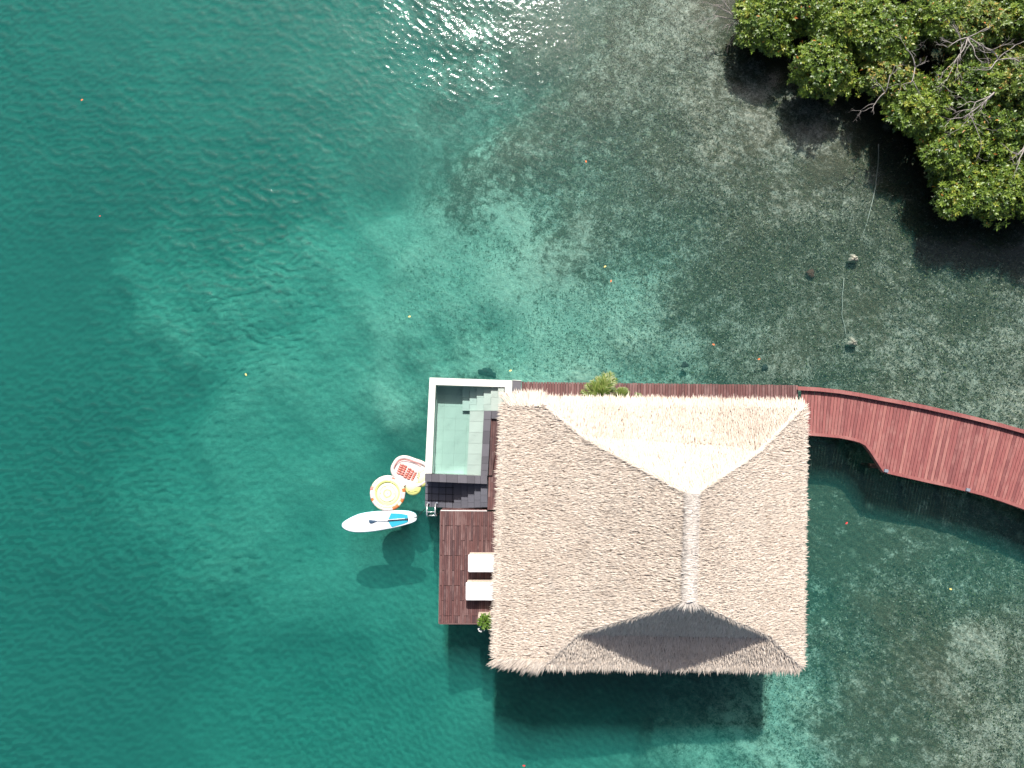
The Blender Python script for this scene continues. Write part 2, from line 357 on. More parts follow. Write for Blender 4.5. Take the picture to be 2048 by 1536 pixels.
fan(idx[0, :], b0, b1); fan(idx[:, -1], b1, b2); fan(idx[-1, ::-1], b2, b3); fan(idx[::-1, 0], b3, b0)
def water_mat():
    a = N('clear_sea_water'); p = a.pos()
    rip = a.noise(a.mapping(p, (1, 1.7, 1)), 9, 3, .6, .3); rip2 = a.noise(p, 26, 2, .5)
    nb = a.n('Bump', in_Height=rip2, in_Strength=.07, in_Distance=.012, in_Normal=a.n('Bump', in_Height=rip, in_Strength=.20, in_Distance=.03).outputs[0]).outputs[0]
    g1 = a.n('BsdfGlossy', in_Roughness=.04, in_Normal=nb); g1.inputs[0].default_value = (1, 1, 1, 1)
    g2 = a.n('BsdfGlossy', in_Roughness=.42, in_Normal=nb); g2.inputs[0].default_value = (.95, .97, 1, 1)
    gl = a.n('MixShader', i0=.07, i1=g1.outputs[0], i2=g2.outputs[0])
    fr = a.n('Fresnel', in_IOR=1.333, in_Normal=nb).outputs[0]
    tr = a.n('BsdfTransparent'); a.set(tr.inputs[0], a.mix(a.smooth(a.attr('crest_shade'), -1.3, 1.5), (1, 1, 1), (.72, .78, .80)))   # ripple light and shade painted into the tint: crests let less through
    sh = a.n('MixShader', i0=fr, i1=tr.outputs[0], i2=gl.outputs[0])
    ab = a.n('VolumeAbsorption'); ab.inputs[0].default_value = (1 - .42, 1 - .034, 1 - .066, 1); ab.inputs[1].default_value = 1.0
    sc = a.n('VolumeScatter'); sc.inputs[0].default_value = (.17, .93, .83, 1); sc.inputs['Density'].default_value = .19; sc.inputs['Anisotropy'].default_value = .0
    vol = a.n('AddShader', i0=ab.outputs[0], i1=sc.outputs[0])
    return a.done(sh, vol)
water = mesh_np('water', V, [q, np.array(sides), np.array([[b3, b2, b1, b0]])], water_mat(), smooth=True, attrs={'crest_shade': np.concatenate([crest_shade.ravel(), np.zeros(4)])})
water['kind'] = 'structure'
#@@CONTENT

# ------------------------------------------------------------------ blades: thatch, leaves, fringes
def unit(a): return a / np.maximum(np.linalg.norm(a, axis=-1, keepdims=True), 1e-9)
def blades(base, d, n, L, W, lift, droop, tint, wid=(1, .85, 0.0)):
    "bent pointed strips; base (N,3), d run direction, n surface normal; returns V, [quads, tris], tint"
    m = len(base); L = np.broadcast_to(L, m)[:, None]; W = np.broadcast_to(W, m)[:, None]
    s = unit(np.cross(d, n)); lift = np.broadcast_to(lift, m)[:, None]; droop = np.broadcast_to(droop, m)[:, None]
    mid = base + d * L * .5 + n * (lift * .75); tip = base + d * L + n * (lift - droop)
    V = np.stack([base - s * W * wid[0] / 2, base + s * W * wid[0] / 2, mid + s * W * wid[1] / 2, mid - s * W * wid[1] / 2, tip], 1)
    k = np.arange(m)[:, None] * 5
    return V.reshape(-1, 3), k + np.array([[0, 1, 2, 3]]), k + np.array([[3, 2, 4]]), np.repeat(tint, 5)
class Acc:
    def __init__(s): s.V = []; s.q = []; s.t = []; s.c = []; s.n = 0
    def add(s, V, q, t, c): s.V.append(V); s.q.append(q + s.n); s.t.append(t + s.n); s.c.append(c); s.n += len(V)
    def build(s, name, mat, parent=None):
        fs = []
        if sum(len(x) for x in s.q): fs.append(np.concatenate(s.q))
        if sum(len(x) for x in s.t): fs.append(np.concatenate(s.t))
        return mesh_np(name, np.concatenate(s.V), fs, mat, parent, tint=np.concatenate(s.c))
A3 = lambda v: np.array([v[0], v[1], v[2]], float)

# ------------------------------------------------------------------ the villa: walls, floor, stilts, thatched roof
ZD = 1.3; ZE = 3.6; ZB = 4.35; ZR = 7.2
villa = thing('thatched_villa', 'overwater villa under a big pale thatched hip roof', 'house', (5.8, -3.2, 0))
RN, RS = P(1385, 993, ZR), P(1378, 1200, ZR)
BNW, BNE, BSE, BSW = P(1168, 876, ZB), P(1520, 902, ZB), P(1540, 1272, ZB), P(1157, 1266, ZB)
ENW, ENE, ESE, ESW = P(1084, 806, ZE), P(1606, 814, ZE), P(1600, 1331, ZE), P(1092, 1326, ZE)
ZW = 3.12
WNW, WSW = P(1012, 806, ZW), P(994, 1316, ZW)
roof = bpy.data.objects.new('roof', None); link(roof, villa); roof.location = (0, 0, 0)
# facets as quads: top-left, top-right, bottom-right, bottom-left (looking up the slope); direction of the run in plan
up = lambda p, z: Vector((p[0], p[1], p[2] + z))
facets = {
    'north': [([RN, RN, BNE, BNW], (0, 1)), ([BNW, BNE, ENE, ENW], (0, 1))],
    'south': [([RS, RS, BSW, BSE], (0, -1)), ([BSE, BSW, ESW, ESE], (0, -1))],
    'east': [([RN, RS, BSE, BNE], (1, 0)), ([BNE, BSE, ESE, ENE], (1, 0))],
    'west': [([RS, RN, BNW, BSW], (-1, 0)), ([BSW, BNW, ENW, ESW], (-1, 0)), ([ESW, ENW, WNW, WSW], (-1, 0))],
}
Vb = []; Fb = []
for fs in facets.values():
    for qd, _ in fs:
        k = len(Vb); pts = [up(p, -.05) for p in qd] + [up(p, -.28) for p in qd]; Vb += pts
        Fb += [(k + 3, k + 2, k + 1, k), (k + 4, k + 5, k + 6, k + 7)] + [(k + i, k + (i + 1) % 4, k + 4 + (i + 1) % 4, k + 4 + i) for i in range(4)]
rb = mesh('roof_base', Vb, Fb, M['thatch_base'], roof)
DENS = 900
def lf(p):   # slow swirl in the lie of the thatch
    return np.sin(p[:, 0] * .9 + 1.3 * np.sin(p[:, 1] * .5)) * .5 + np.sin(p[:, 1] * 1.4 + p[:, 0] * .35 + 2) * .5
def slope_blades(qd, run, dens, acc, L=.21, W=.021, spread=.15, off=0.0, tint_off=0.0):
    c = [A3(p) for p in qd]; area = .5 * np.linalg.norm(np.cross(c[2] - c[0], c[3] - c[1])); m = int(area * dens)
    n = unit(np.cross(c[2] - c[0], c[3] - c[1]));  n = n if n[2] > 0 else -n
    # uniform in the bilinear patch by rejection on the width
    wt, wb = np.linalg.norm(c[1] - c[0]), np.linalg.norm(c[2] - c[3]); mx = max(wt, wb)
    v = rng.random(m * 3); v = v[rng.random(m * 3) * mx < wt + (wb - wt) * v][:m]; m = len(v); u = rng.random(m)
    p = (c[0] * (1 - u[:, None]) + c[1] * u[:, None]) * (1 - v[:, None]) + (c[3] * (1 - u[:, None]) + c[2] * u[:, None]) * v[:, None]
    d = np.zeros((m, 3)); d[:, 0] = run[0]; d[:, 1] = run[1]
    ang = rng.normal(0, spread, m) + lf(p) * .14
    x, y = d[:, 0].copy(), d[:, 1].copy(); d[:, 0] = x * np.cos(ang) - y * np.sin(ang); d[:, 1] = x * np.sin(ang) + y * np.cos(ang)
    d[:, 2] = -(d[:, 0] * n[0] + d[:, 1] * n[1]) / n[2]; d = unit(d)
    nn = np.repeat(n[None], m, 0) + rng.normal(0, .22, (m, 3)); nn = unit(nn)
    Ls = L * rng.uniform(.55, 1.2, m); base = p + n * rng.uniform(-.03, .02 + off, m)[:, None]
    acc.add(*blades(base, d, nn, Ls, W * rng.uniform(.6, 1.25, m), rng.uniform(.03, .11, m), rng.uniform(-.02, .05, m), np.clip(rng.beta(2.4, 2.2, m) + tint_off, 0, 1)))
def line_blades(a, b, dirs, per_m, acc, L, W, lift, droop, w=.15, spread=.2, layers=((0, 0),), tint=(.5, .18)):
    "a row of blades along a..b; dirs: mean direction (x, y, z) at a and at b"
    a, b = A3(a), A3(b); ln = np.linalg.norm(b - a); m = int(ln * per_m); u = rng.random(m)
    p = a + (b - a) * u[:, None]; d = np.array(dirs[0], float) * (1 - u[:, None]) + np.array(dirs[1], float) * u[:, None]
    d = unit(d) + rng.normal(0, spread, (m, 3)) * np.array([1, 1, .45]); d = unit(d)
    p = p + rng.normal(0, 1, (m, 1)) * unit(np.array([d[:, 0], d[:, 1], d[:, 2]]).T) * w + np.array([0, 0, 1]) * rng.uniform(0, .05, m)[:, None]
    nn = unit(np.array([0, 0, 1.]) - d * d[:, 2:3] + rng.normal(0, .25, (m, 3)))
    acc.add(*blades(p, d, nn, L * rng.uniform(.6, 1.25, m), W * rng.uniform(.6, 1.2, m), rng.uniform(0, lift, m), rng.uniform(0, droop, m), np.clip(rng.normal(tint[0], tint[1], m), 0, 1)))
LABEL = {'north': 'sunlit cream slope', 'south': 'half shaded slope', 'east': 'narrow tan slope', 'west': 'broad tan slope'}
for side, fs in facets.items():
    acc = Acc()
    for qd, run in fs: slope_blades(qd, run, DENS, acc)
    if side == 'north':
        line_blades(ENW, ENE, [(0, 1, -.30), (.1, 1, -.30)], 420, acc, .30, .030, .03, .06, .06)
    if side == 'south':
        line_blades(ESW, ESE, [(0, -1, -.45), (0, -1, -.45)], 460, acc, .30, .032, .03, .08, .08)
    if side == 'east':
        line_blades(ENE, ESE, [(1, .1, -.55), (1, -.1, -.55)], 420, acc, .24, .030, .03, .06, .06)
        line_blades(ENE, ESE, [(1, .0, -.9), (1, 0, -.9)], 200, acc, .22, .030, .02, .05, .04)
        line_blades(ENE + Vector((-.25, 0, .05)), ENE + Vector((.02, -.1, 0)), [(.5, 1, -.5), (1, .6, -.5)], 420, acc, .32, .032, .03, .06, .05)
        line_blades(ESE + Vector((-.25, 0, .05)), ESE + Vector((.02, .1, 0)), [(.5, -1, -.5), (1, -.6, -.5)], 420, acc, .32, .032, .03, .06, .05)
    if side == 'west':
        line_blades(WNW, WSW, [(-1, .1, -.45), (-1, -.1, -.45)], 420, acc, .26, .030, .03, .06, .06)
        line_blades(WNW, WSW, [(-1, 0, -.9), (-1, 0, -.9)], 200, acc, .22, .030, .03, .05, .04)
        for k in range(3):      # the two cut ends of the porch slope, fringes fanning outward
            line_blades(up(WNW, .02 * k), up(ENW, .04), [(-.75, 1, -.35), (.35, 1, -.3)], 260, acc, .44, .036, .05, .10, .07, .10)
            line_blades(up(WSW, .02 * k), up(ESW, .04), [(-.95, -.8, -.45), (-.55, -1, -.45)], 260, acc, .46, .036, .05, .12, .07, .10)
    o = acc.build('thatch_slope', M['thatch'], roof); o['kind'] = 'stuff'; o['label'] = LABEL[side]
# hips: thicker rows, every strand lying down its own slope
hp = Acc()
for a, b, r1, r2 in ((RN, BNW, (-1, 0), (0, 1)), (BNW, ENW, (-1, 0), (0, 1)), (RN, BNE, (1, 0), (0, 1)), (BNE, ENE, (1, 0), (0, 1)),
                     (RS, BSW, (-1, 0), (0, -1)), (BSW, ESW, (-1, 0), (0, -1)), (RS, BSE, (1, 0), (0, -1)), (BSE, ESE, (1, 0), (0, -1))):
    hv = (A3(b) - A3(a)); hv = hv / np.linalg.norm(hv)
    for r in (r1, r2):
        dd = np.array([r[0], r[1], -.65]); dd = dd / np.linalg.norm(dd) * .75 + hv * .55
        line_blades(up(a, .03), up(b, .03), [dd, dd], 150, hp, .24, .024, .04, .05, .05, .13, tint=(.52, .18))
hp.build('hip_thatch', M['thatch'], roof)['kind'] = 'stuff'
rc_ = Acc()
nseg = 9
Vr = []; Fr = []
for i in range(31):
    u = i / 30; p = RN.lerp(RS, u)
    for j in range(nseg):
        a = math.pi * (j / (nseg - 1)); x = math.cos(a) * .13; z = math.sin(a) * .08
        Vr.append((p.x + x, p.y, p.z - .02 + z))
for i in range(30):
    for j in range(nseg - 1): Fr.append((i * nseg + j, i * nseg + j + 1, (i + 1) * nseg + j + 1, (i + 1) * nseg + j))
rcap = mesh('ridge_cap', Vr, Fr, M['thatch_ridge'], roof, smooth=True)
for s in (-1, 1):
    line_blades(up(RN, .10) + Vector((s * .02, .1, 0)), up(RS, .10) + Vector((s * .02, -.05, 0)), [(s, 0, -.25), (s, 0, -.25)], 420, rc_, .19, .021, .03, .04, .03, .12, tint=(.6, .2))
    line_blades(up(RN, .05) + Vector((s * .09, .1, 0)), up(RS, .05) + Vector((s * .09, -.05, 0)), [(s, 0, -.6), (s, 0, -.6)], 300, rc_, .18, .021, .04, .04, .03, .12, tint=(.55, .2))
line_blades(up(RN, .06) + Vector((-.15, 0, 0)), up(RN, .06) + Vector((.15, 0, 0)), [(-.3, 1, -.5), (.3, 1, -.5)], 500, rc_, .30, .03, .03, .05, .03)
line_blades(up(RS, .06) + Vector((-.15, 0, 0)), up(RS, .06) + Vector((.15, 0, 0)), [(-.6, -1, -.3), (.6, -1, -.3)], 500, rc_, .34, .03, .03, .05, .03)
rc_.build('ridge_thatch', M['thatch_ridge'], roof)['kind'] = 'stuff'
# walls set back under the eaves
x0, x1, y0, y1 = 1.0, 10.1, -7.3, .25
prism('floor_slab', [(-.15, -7.4), (10.2, -7.4), (10.2, .3), (-.15, .3)], 1.0, ZD - .06, M['plaster'], villa)
for nm, pl in (('wall', [(x0, y1), (x1, y1), (x1, y1 - .15), (x0, y1 - .15)]), ('wall', [(x0, y0), (x1, y0), (x1, y0 + .15), (x0, y0 + .15)]),
               ('wall', [(x1 - .15, y0 + .16), (x1, y0 + .16), (x1, y1 - .16), (x1 - .15, y1 - .16)])):
    prism(nm, pl, ZD - .05, ZE - .32, M['plaster'], villa)
prism('wall', [(x0, y0 + .16), (x0 + .15, y0 + .16), (x0 + .15, y0 + 1.2), (x0, y0 + 1.2)], ZD - .05, ZE - .32, M['plaster'], villa)
prism('wall', [(x0, y1 - 1.2), (x0 + .15, y1 - 1.2), (x0 + .15, y1 - .16), (x0, y1 - .16)], ZD - .05, ZE - .32, M['plaster'], villa)
for i in range(4):
    ya = y0 + 1.22 + i * 1.28; dr = prism('glass_door', [(x0 + .05, ya), (x0 + .09, ya), (x0 + .09, ya + 1.24), (x0 + .05, ya + 1.24)], ZD, ZE - .35, M['glass'], villa)
    for (ys_, w_) in ((ya, .07), (ya + 1.17, .07)): prism('frame', [(x0 + .02, ys_), (x0 + .12, ys_), (x0 + .12, ys_ + w_), (x0 + .02, ys_ + w_)], ZD, ZE - .34, M['beam'], dr)
prism('beam', [(x0, y0 + 1.2), (x0 + .15, y0 + 1.2), (x0 + .15, y1 - 1.2), (x0, y1 - 1.2)], ZE - .335, ZE - .12, M['beam'], villa)
for yy in (-7.2, -5.1, -2.6, -.6):
    tube('post', [(.1, yy, ZD - .05), (.1, yy, 2.95)], .09, M['beam'], villa)
for xx in (.8, 3.2, 5.6, 8.0, 9.9):
    for yy in (-7.1, -4.8, -2.4, -.1):
        tube('stilt', [(xx, yy, -5.0), (xx, yy, 1.0)], .14, M['beam'], villa)

# ------------------------------------------------------------------ decks of planks
def lerp(a, b, t): return (a[0] + (b[0] - a[0]) * t, a[1] + (b[1] - a[1]) * t)
# sun deck west of the villa
deck = thing('sun_deck', 'dark weathered timber sun deck on the west side of the villa', 'deck', (-2, -6, 0))
dNW, dNE, dSE, dSW = P(881.5, 1021.5, ZD), P(1052, 1023.5, ZD), P(1052, 1247, ZD), P(878.3, 1247, ZD)
ncol = 42; random.seed(3)
def quad_pt(u, v): return lerp(lerp(dNW, dNE, u), lerp(dSW, dSE, u), v)
# only the strip that is not far under the roof
for c in range(ncol):
    u0, u1 = (c + .07) / ncol, (c + .92) / ncol
    cuts = [0.0]; rows = [i / 7.5 for i in range(1, 8)]
    st = c % 2 if random.random() < .8 else 1 - c % 2
    cuts += [r for k, r in enumerate(rows) if (k % 2 == st)] + [1.0]
    for a, b in zip(cuts[:-1], cuts[1:]):
        e = .0022; dz = random.uniform(-.003, .003)
        prism('plank', [quad_pt(u0, a + e), quad_pt(u1, a + e), quad_pt(u1, b - e), quad_pt(u0, b - e)], ZD - .03 + dz, ZD + dz, M['deck'], deck)
prism('joist_frame', [quad_pt(.004, .004), quad_pt(.996, .004), quad_pt(.996, .996), quad_pt(.004, .996)], ZD - .22, ZD - .035, M['darkgap'], deck)
# a narrow strip of deck that runs north between the pool coping and the villa
sa, sb, sc_, sd_ = P(981.8, 838, ZD), P(1015, 838, ZD), P(1015, 1020, ZD), P(974.5, 1020, ZD)
for c in range(8):
    for (a, b) in ((0, .36), (.36, .7), (.7, 1)) if c % 2 else ((0, .2), (.2, .55), (.55, .86), (.86, 1)):
        u0, u1 = (c + .05) / 8, (c + .95) / 8; f = lambda u, v: lerp(lerp(sa, sb, u), lerp(sd_, sc_, u), v)
        prism('plank', [f(u0, a + .001), f(u1, a + .001), f(u1, b - .001), f(u0, b - .001)], ZD - .03, ZD, M['deck'], deck)
prism('joist_frame', [lerp(sa, sb, .01), lerp(sa, sb, .99), lerp(sd_, sc_, .99), lerp(sd_, sc_, .01)], ZD - .22, ZD - .035, M['darkgap'], deck)
fa, fb = P(881.5, 1019.6, ZD), P(974, 1019.6, ZD)
prism('metal_strip', [P(881.3, 1020.0, ZD), P(974, 1020.8, ZD), P(974, 1022.6, ZD), P(881.3, 1021.9, ZD)], ZD - .03, ZD + .012, M['trim'], deck)
ax, bx = P(882, 1021, ZD), P(973, 1021, ZD)
for i in range(18):    # short upright boards of the north face above the stone landing
    u0, u1 = (i + .04) / 18, (i + .96) / 18; p, q_ = lerp(ax, bx, u0), lerp(ax, bx, u1)
    prism('fascia_board', [p, q_, (q_[0], q_[1] + .03), (p[0], p[1] + .03)], .42, ZD - .032, M['deck'], deck)
for a, b in ((dNW, dSW), (dSW, P(1052, 1247, ZD))):
    v = (Vector(b) - Vector(a)); nrm = Vector((v.y, -v.x, 0)).normalized() * (-.03)
    if (a == dNW): nrm = Vector((-.03, 0, 0))
    else: nrm = Vector((0, -.03, 0))
    prism('edge_board', [a, b, b + nrm, a + nrm], ZD - .20, ZD - .004, M['deck'], deck)
for xx in (-2.55, -1.2):
    for yy in (-6.8, -5.4, -3.6):
        tube('stilt', [(xx, yy, -5.4), (xx, yy, ZD - .2)], .12, M['beam'], deck)

# walkway along the north side, reaching under the eave
walk = thing('timber_walkway', 'straight brown timber walkway along the north side of the roof', 'walkway', (6, 2.2, 0))
wa, wb, wc, wd = P(1043, 763.5, ZD), P(1596.5, 770.3, ZD), P(1596.5, 830, ZD), P(1043, 823, ZD)
npl = 100
for i in range(npl):
    u0, u1 = (i + .06) / npl, (i + .91) / npl; j = random.uniform(-.012, .012); dz = random.uniform(-.003, .003)
    a, b = lerp(wa, wb, u0), lerp(wa, wb, u1); c, d = lerp(wd, wc, u1), lerp(wd, wc, u0)
    prism('plank', [(a[0], a[1] + j), (b[0], b[1] + j), c, d], ZD - .03 + dz, ZD + dz, M['walkway'], walk)
prism('joist_frame', [lerp(lerp(wa, wb, .002), lerp(wd, wc, .002), .05), lerp(lerp(wa, wb, .998), lerp(wd, wc, .998), .05), lerp(wa, wc, .998), lerp(wd, wc, .002)][:2] + [tuple(wc[:2]), tuple(wd[:2])], ZD - .22, ZD - .036, M['darkgap'], walk)
for xx in (1.0, 3.6, 6.2, 8.8, 11):
    for yy in (2.3, 1.35): tube('stilt', [(xx, yy, -3.4), (xx, yy, ZD - .2)], .11, M['beam'], walk)

# curved boardwalk to the shore
bwk = thing('curved_boardwalk', 'curving reddish boardwalk leading from the villa to the right', 'boardwalk', (16, .5, 0))
def z4(x, y): return (1560 + x / 4.197, 740 + y / 4.197)
Npx = [z4(*p) for p in ((152, 137), (320, 146), (500, 165), (660, 190), (820, 220), (1030, 258), (1240, 300), (1440, 345), (1640, 392), (1850, 445), (2048, 500), (2250, 570), (2480, 660), (2750, 790), (3000, 930))]
Spx = [z4(*p) for p in ((150, 545), (232, 549), (360, 558), (500, 571), (600, 590), (668, 608), (716, 634), (760, 690), (872, 862), (1060, 905), (1240, 946), (1400, 980), (1560, 1018), (1700, 1053), (1850, 1100), (2048, 1170), (2250, 1255), (2500, 1390), (2700, 1520))]
Nl = [P(x, y, ZD) for x, y in Npx]; Sl = [P(x, y, ZD) for x, y in Spx]
def resample(pl, step):
    out = []; acc_ = 0.0; nxt = 0.0
    for a, b in zip(pl[:-1], pl[1:]):
        L = (b - a).length
        while nxt <= acc_ + L: t = (nxt - acc_) / L; out.append((a.lerp(b, t), (b - a).normalized())); nxt += step
        acc_ += L
    return out
def hit(p, d, pl):
    best = None
    for a, b in zip(pl[:-1], pl[1:]):
        e = b - a; den = d.x * e.y - d.y * e.x
        if abs(den) < 1e-9: continue
        w_ = a - p; t = (w_.x * e.y - w_.y * e.x) / den; s = (w_.x * d.y - w_.y * d.x) / den
        if -1e-6 <= s <= 1 + 1e-6 and t > 0 and (best is None or t < best): best = t
    return best
rs = resample(Nl, .137); cuts = []
for i, (p, t) in enumerate(rs):
    k0, k1 = max(0, i - 6), min(len(rs) - 1, i + 6); tt = (rs[k1][0] - rs[k0][0]).normalized()
    d = Vector((tt.y, -tt.x, 0)); d = (d + Vector((-.045 * min(1, i / 25), 0, 0))).normalized(); h = hit(p, d, Sl)
    if h: cuts.append((p, p + d * h, d))
for i in range(len(cuts) - 1):
    (a, b, _), (c, d, _) = cuts[i], cuts[i + 1]; dz = random.uniform(-.003, .003)
    prism('plank', [a.lerp(c, .05), a.lerp(c, .92), b.lerp(d, .92), b.lerp(d, .05)], ZD - .035 + dz, ZD + dz, M['boardwalk'], bwk)
def offset(pl, w_):
    out = []
    for i, p in enumerate(pl):
        t = (pl[min(i + 1, len(pl) - 1)] - pl[max(i - 1, 0)]).normalized(); out.append(p + Vector((t.y, -t.x, 0)) * w_)
    return out
def strip(name, pl, w_, z0, z1, mat, parent):
    a = pl; b = offset(pl, w_); n = len(pl); V = []
    for i in range(n): V += [(a[i].x, a[i].y, z0), (b[i].x, b[i].y, z0), (b[i].x, b[i].y, z1), (a[i].x, a[i].y, z1)]
    Fs = []
    for i in range(n - 1):
        for j in range(4): Fs.append((i * 4 + j, (i + 1) * 4 + j, (i + 1) * 4 + (j + 1) % 4, i * 4 + (j + 1) % 4))
    Fs += [(0, 1, 2, 3), tuple((n - 1) * 4 + j for j in (3, 2, 1, 0))]
    o = mesh(name, V, Fs, mat, parent); return o
def zz(pl, z): return [Vector((p.x, p.y, z)) for p in pl]
segs = [(0, 5), (5, 10), (10, 14)]
for a, b in segs:
    pl = Nl[a:b + 1]; pl = [Vector((p.x, p.y, 0)) for p in pl]
    strip('kerb_rail', [P(x, y, ZD + .17) for x, y in Npx[a:b + 1]], .155, ZD + .13, ZD + .17, M['boardwalk'], bwk)
    strip('kerb_board', offset(pl, .03), .05, ZD - .22, ZD + .128, M['walkway'], bwk)
for a, b in ((1, 6), (6, 8), (8, 12), (12, 15), (15, 18)):
    strip('edge_board', [P(x, y, ZD + .035) for x, y in Spx[a:b + 1]], -.12, ZD + .004, ZD + .035, M['boardwalk'], bwk)
    strip('fascia_board', [Vector((p.x, p.y, 0)) for p in Sl[a:b + 1]], -.04, ZD - .22, ZD - .04, M['boardwalk'], bwk)
for i in range(2, 14, 2):
    for pl, s in ((Nl, .25), (offset(Sl, -.3), 0)):
        p = offset(pl, s)[min(i + (2 if pl is not Nl else 0), len(pl) - 1)]; tube('stilt', [(p.x, p.y, -2.4), (p.x, p.y, ZD - .05)], .10, M['beam'], bwk)
for (qx, qy) in ((1771.5, 941.5), (1935, 979.5)):
    c = P(qx, qy, ZD + .05); r_ = box('step_light', (c.x, c.y, ZD + .075), (.15, .12, .08), M['lamp_metal'], bwk, rz=-.22)

# ------------------------------------------------------------------ plunge pool
pool = thing('plunge_pool', 'raised rectangular plunge pool with a pale infinity edge and green stone', 'pool', (-2.6, 1, 0))
ZP = 1.42
q4 = lambda x, y: (820 + x / 4.876, 740 + y / 4.876)
def shell(name, pp, z0, z1, mat, parent=pool): return pxprism(name, pp, z0, z1, mat, parent)
# coping: west and north pale, east and south dark tiles
shell('coping', [(859.2, 755.0), (871.3, 769.7), (863.8, 947.0), (849.7, 947.0)], ZP - .5, ZP, M['coping'])
shell('coping', [(859.4, 755.0), (1024, 760.8), (1024, 774.6), (871.5, 769.7)], ZP - .5, ZP, M['coping'])
shell('coping', [(1010, 774.3), (1024, 774.7), (1024, 800), (1010, 800)], ZP - .5, ZP - .003, M['coping'])
shell('coping_tile', [(1024.6, 760.8), (1042.5, 762.2), (1042.5, 785), (1024.6, 784)], ZP - .5, ZP - .01, M['dark_tile'])
shell('coping', [(1024.6, 759.6), (1043, 760.8), (1043, 762.0), (1024.6, 760.6)], ZP - .5, ZP + .01, M['coping'])
# the walls under the coping
def wallq(a, b, th):
    a, b = P(*a, ZP), P(*b, ZP); v = (b - a).normalized(); n = Vector((v.y, -v.x, 0)) * th
    prism('pool_wall', [a, b, b + n, a + n], -2.2, ZP - .5, M['pool_tile'], pool)
pw = [(859.2, 755.0), (1042.5, 762.2)]
shell('pool_wall', [(860, 756), (870.5, 770.2), (863.4, 947.5), (851, 947.5)], -3.0, ZP - .501, M['pool_tile'])
shell('pool_wall', [(860.4, 756), (1042, 762.6), (1042, 775), (871, 770.2)], -3.0, ZP - .501, M['pool_tile'])
sx = [849.7, 863.3, 878.3, 892.8, 915, 934, 949.5, 961.0, 974.5]
for i in range(len(sx) - 1):
    f0, f1 = (sx[i] - 849.7) / 125, (sx[i + 1] - 849.7) / 125
    shell('coping_tile', [(sx[i] + .25, 947.4 + 4.5 * f0), (sx[i + 1] - .25, 947.4 + 4.5 * f1), (sx[i + 1] - .25, 962.8 + 5.2 * f1), (sx[i] + .25, 962.8 + 5.2 * f0)], ZP - .06, ZP, M['dark_tile'])
ey = [821.5, 839, 862, 887, 913.5, 927, 941, 951.8]
for i in range(len(ey) - 1):
    f0, f1 = (ey[i] - 821.5) / 130, (ey[i + 1] - 821.5) / 130
    shell('coping_tile', [(967.8 - 6.6 * f0, ey[i] + .25), (982.5 - 7 * f0, ey[i] + .25), (982.3 - 7 * f1, ey[i + 1] - .25), (967.8 - 6.6 * f1, ey[i + 1] - .25)], ZP - .06, ZP, M['dark_tile'])
shell('pool_wall', [(851, 948.4), (974, 953), (974, 966.5), (851, 962)], -3.0, ZP - .062, M['grout'])
shell('pool_wall', [(968.3, 822.5), (981.5, 822.5), (975, 951), (961.8, 951)], 0.1, ZP - .062, M['grout'])
shell('coping_tile', [(983, 821.75), (1004, 821.75), (1004, 837.2), (982.6, 837.2)], ZP - .5, ZP - .004, M['dark_tile'])
# floor tiles, bench tiles, steps
zf = .62; qf = lambda u, v: lerp(lerp((868, 765), (1030, 772), u), lerp((860, 952), (1020, 958), u), v)
nu_, nv_ = 7, 8
for i in range(nu_):
    for j in range(nv_):
        a, b, c, d = qf(i / nu_ + .0004, j / nv_ + .0004), qf((i + 1) / nu_ - .0004, j / nv_ + .0004), qf((i + 1) / nu_ - .0004, (j + 1) / nv_ - .0004), qf(i / nu_ + .0004, (j + 1) / nv_ - .0004)
        prism('floor_tile', [P(*t_, zf) for t_ in (a, b, c, d)], zf - .03, zf, M['pool_tile'], pool)
prism('pool_base', [P(*t_, zf) for t_ in (qf(.01, .01), qf(.99, .01), qf(.99, .99), qf(.01, .99))], -.1, zf - .032, M['pool_tile'], pool)
bz = 1.14; by = [822, 843, 865, 887, 908, 930, 953]
for i in range(6):
    f0, f1 = (by[i] - 822) / 131, (by[i + 1] - 822) / 131
    pxprism('bench_tile', [(940 - 6.4 * f0, by[i] + .15), (968.5 - 6.8 * f0, by[i] + .15), (968.5 - 6.8 * f1, by[i + 1] - .15), (940 - 6.4 * f1, by[i + 1] - .15)], zf + .001, bz, M['pool_step'], pool)
stx = [925.2, 939.6, 953.8, 967.8, 982, 996.5, 1010.5]
for i in range(6):
    zt = .78 + i * .115
    for (ya, yb) in (((768, 795), (795.3, 821.4)) if i % 2 == 0 else ((768, 782), (782.3, 809), (809.3, 821.4))):
        pxprism('step_tile', [(stx[i], ya), (stx[i + 1] - .2, ya), (stx[i + 1] - .5, yb), (stx[i] - .4, yb)], zf + .001, zt, M['pool_step'], pool)
def pool_water_mat():
    a = N('clear_pool_water'); p = a.pos(); n = a.noise(p, 7, 3, .6, .5)
    nb = a.n('Bump', in_Height=n, in_Strength=.25, in_Distance=.03).outputs[0]
    g = a.n('BsdfGlossy', in_Roughness=.04, in_Normal=nb); fr = a.n('Fresnel', in_IOR=1.333, in_Normal=nb).outputs[0]
    tr = a.n('BsdfTransparent'); ab = a.n('VolumeAbsorption'); ab.inputs[0].default_value = (.74, .955, .94, 1); ab.inputs[1].default_value = 1.0
    return a.done(a.n('MixShader', i0=fr, i1=tr.outputs[0], i2=g.outputs[0]), ab)
zw = 1.385
pwq = [P(*t_, zw) for t_ in ((871.0, 769.0), (1011, 773.5), (985, 950.5), (863.6, 947))]
Vw = []; nx_, ny_ = 40, 60
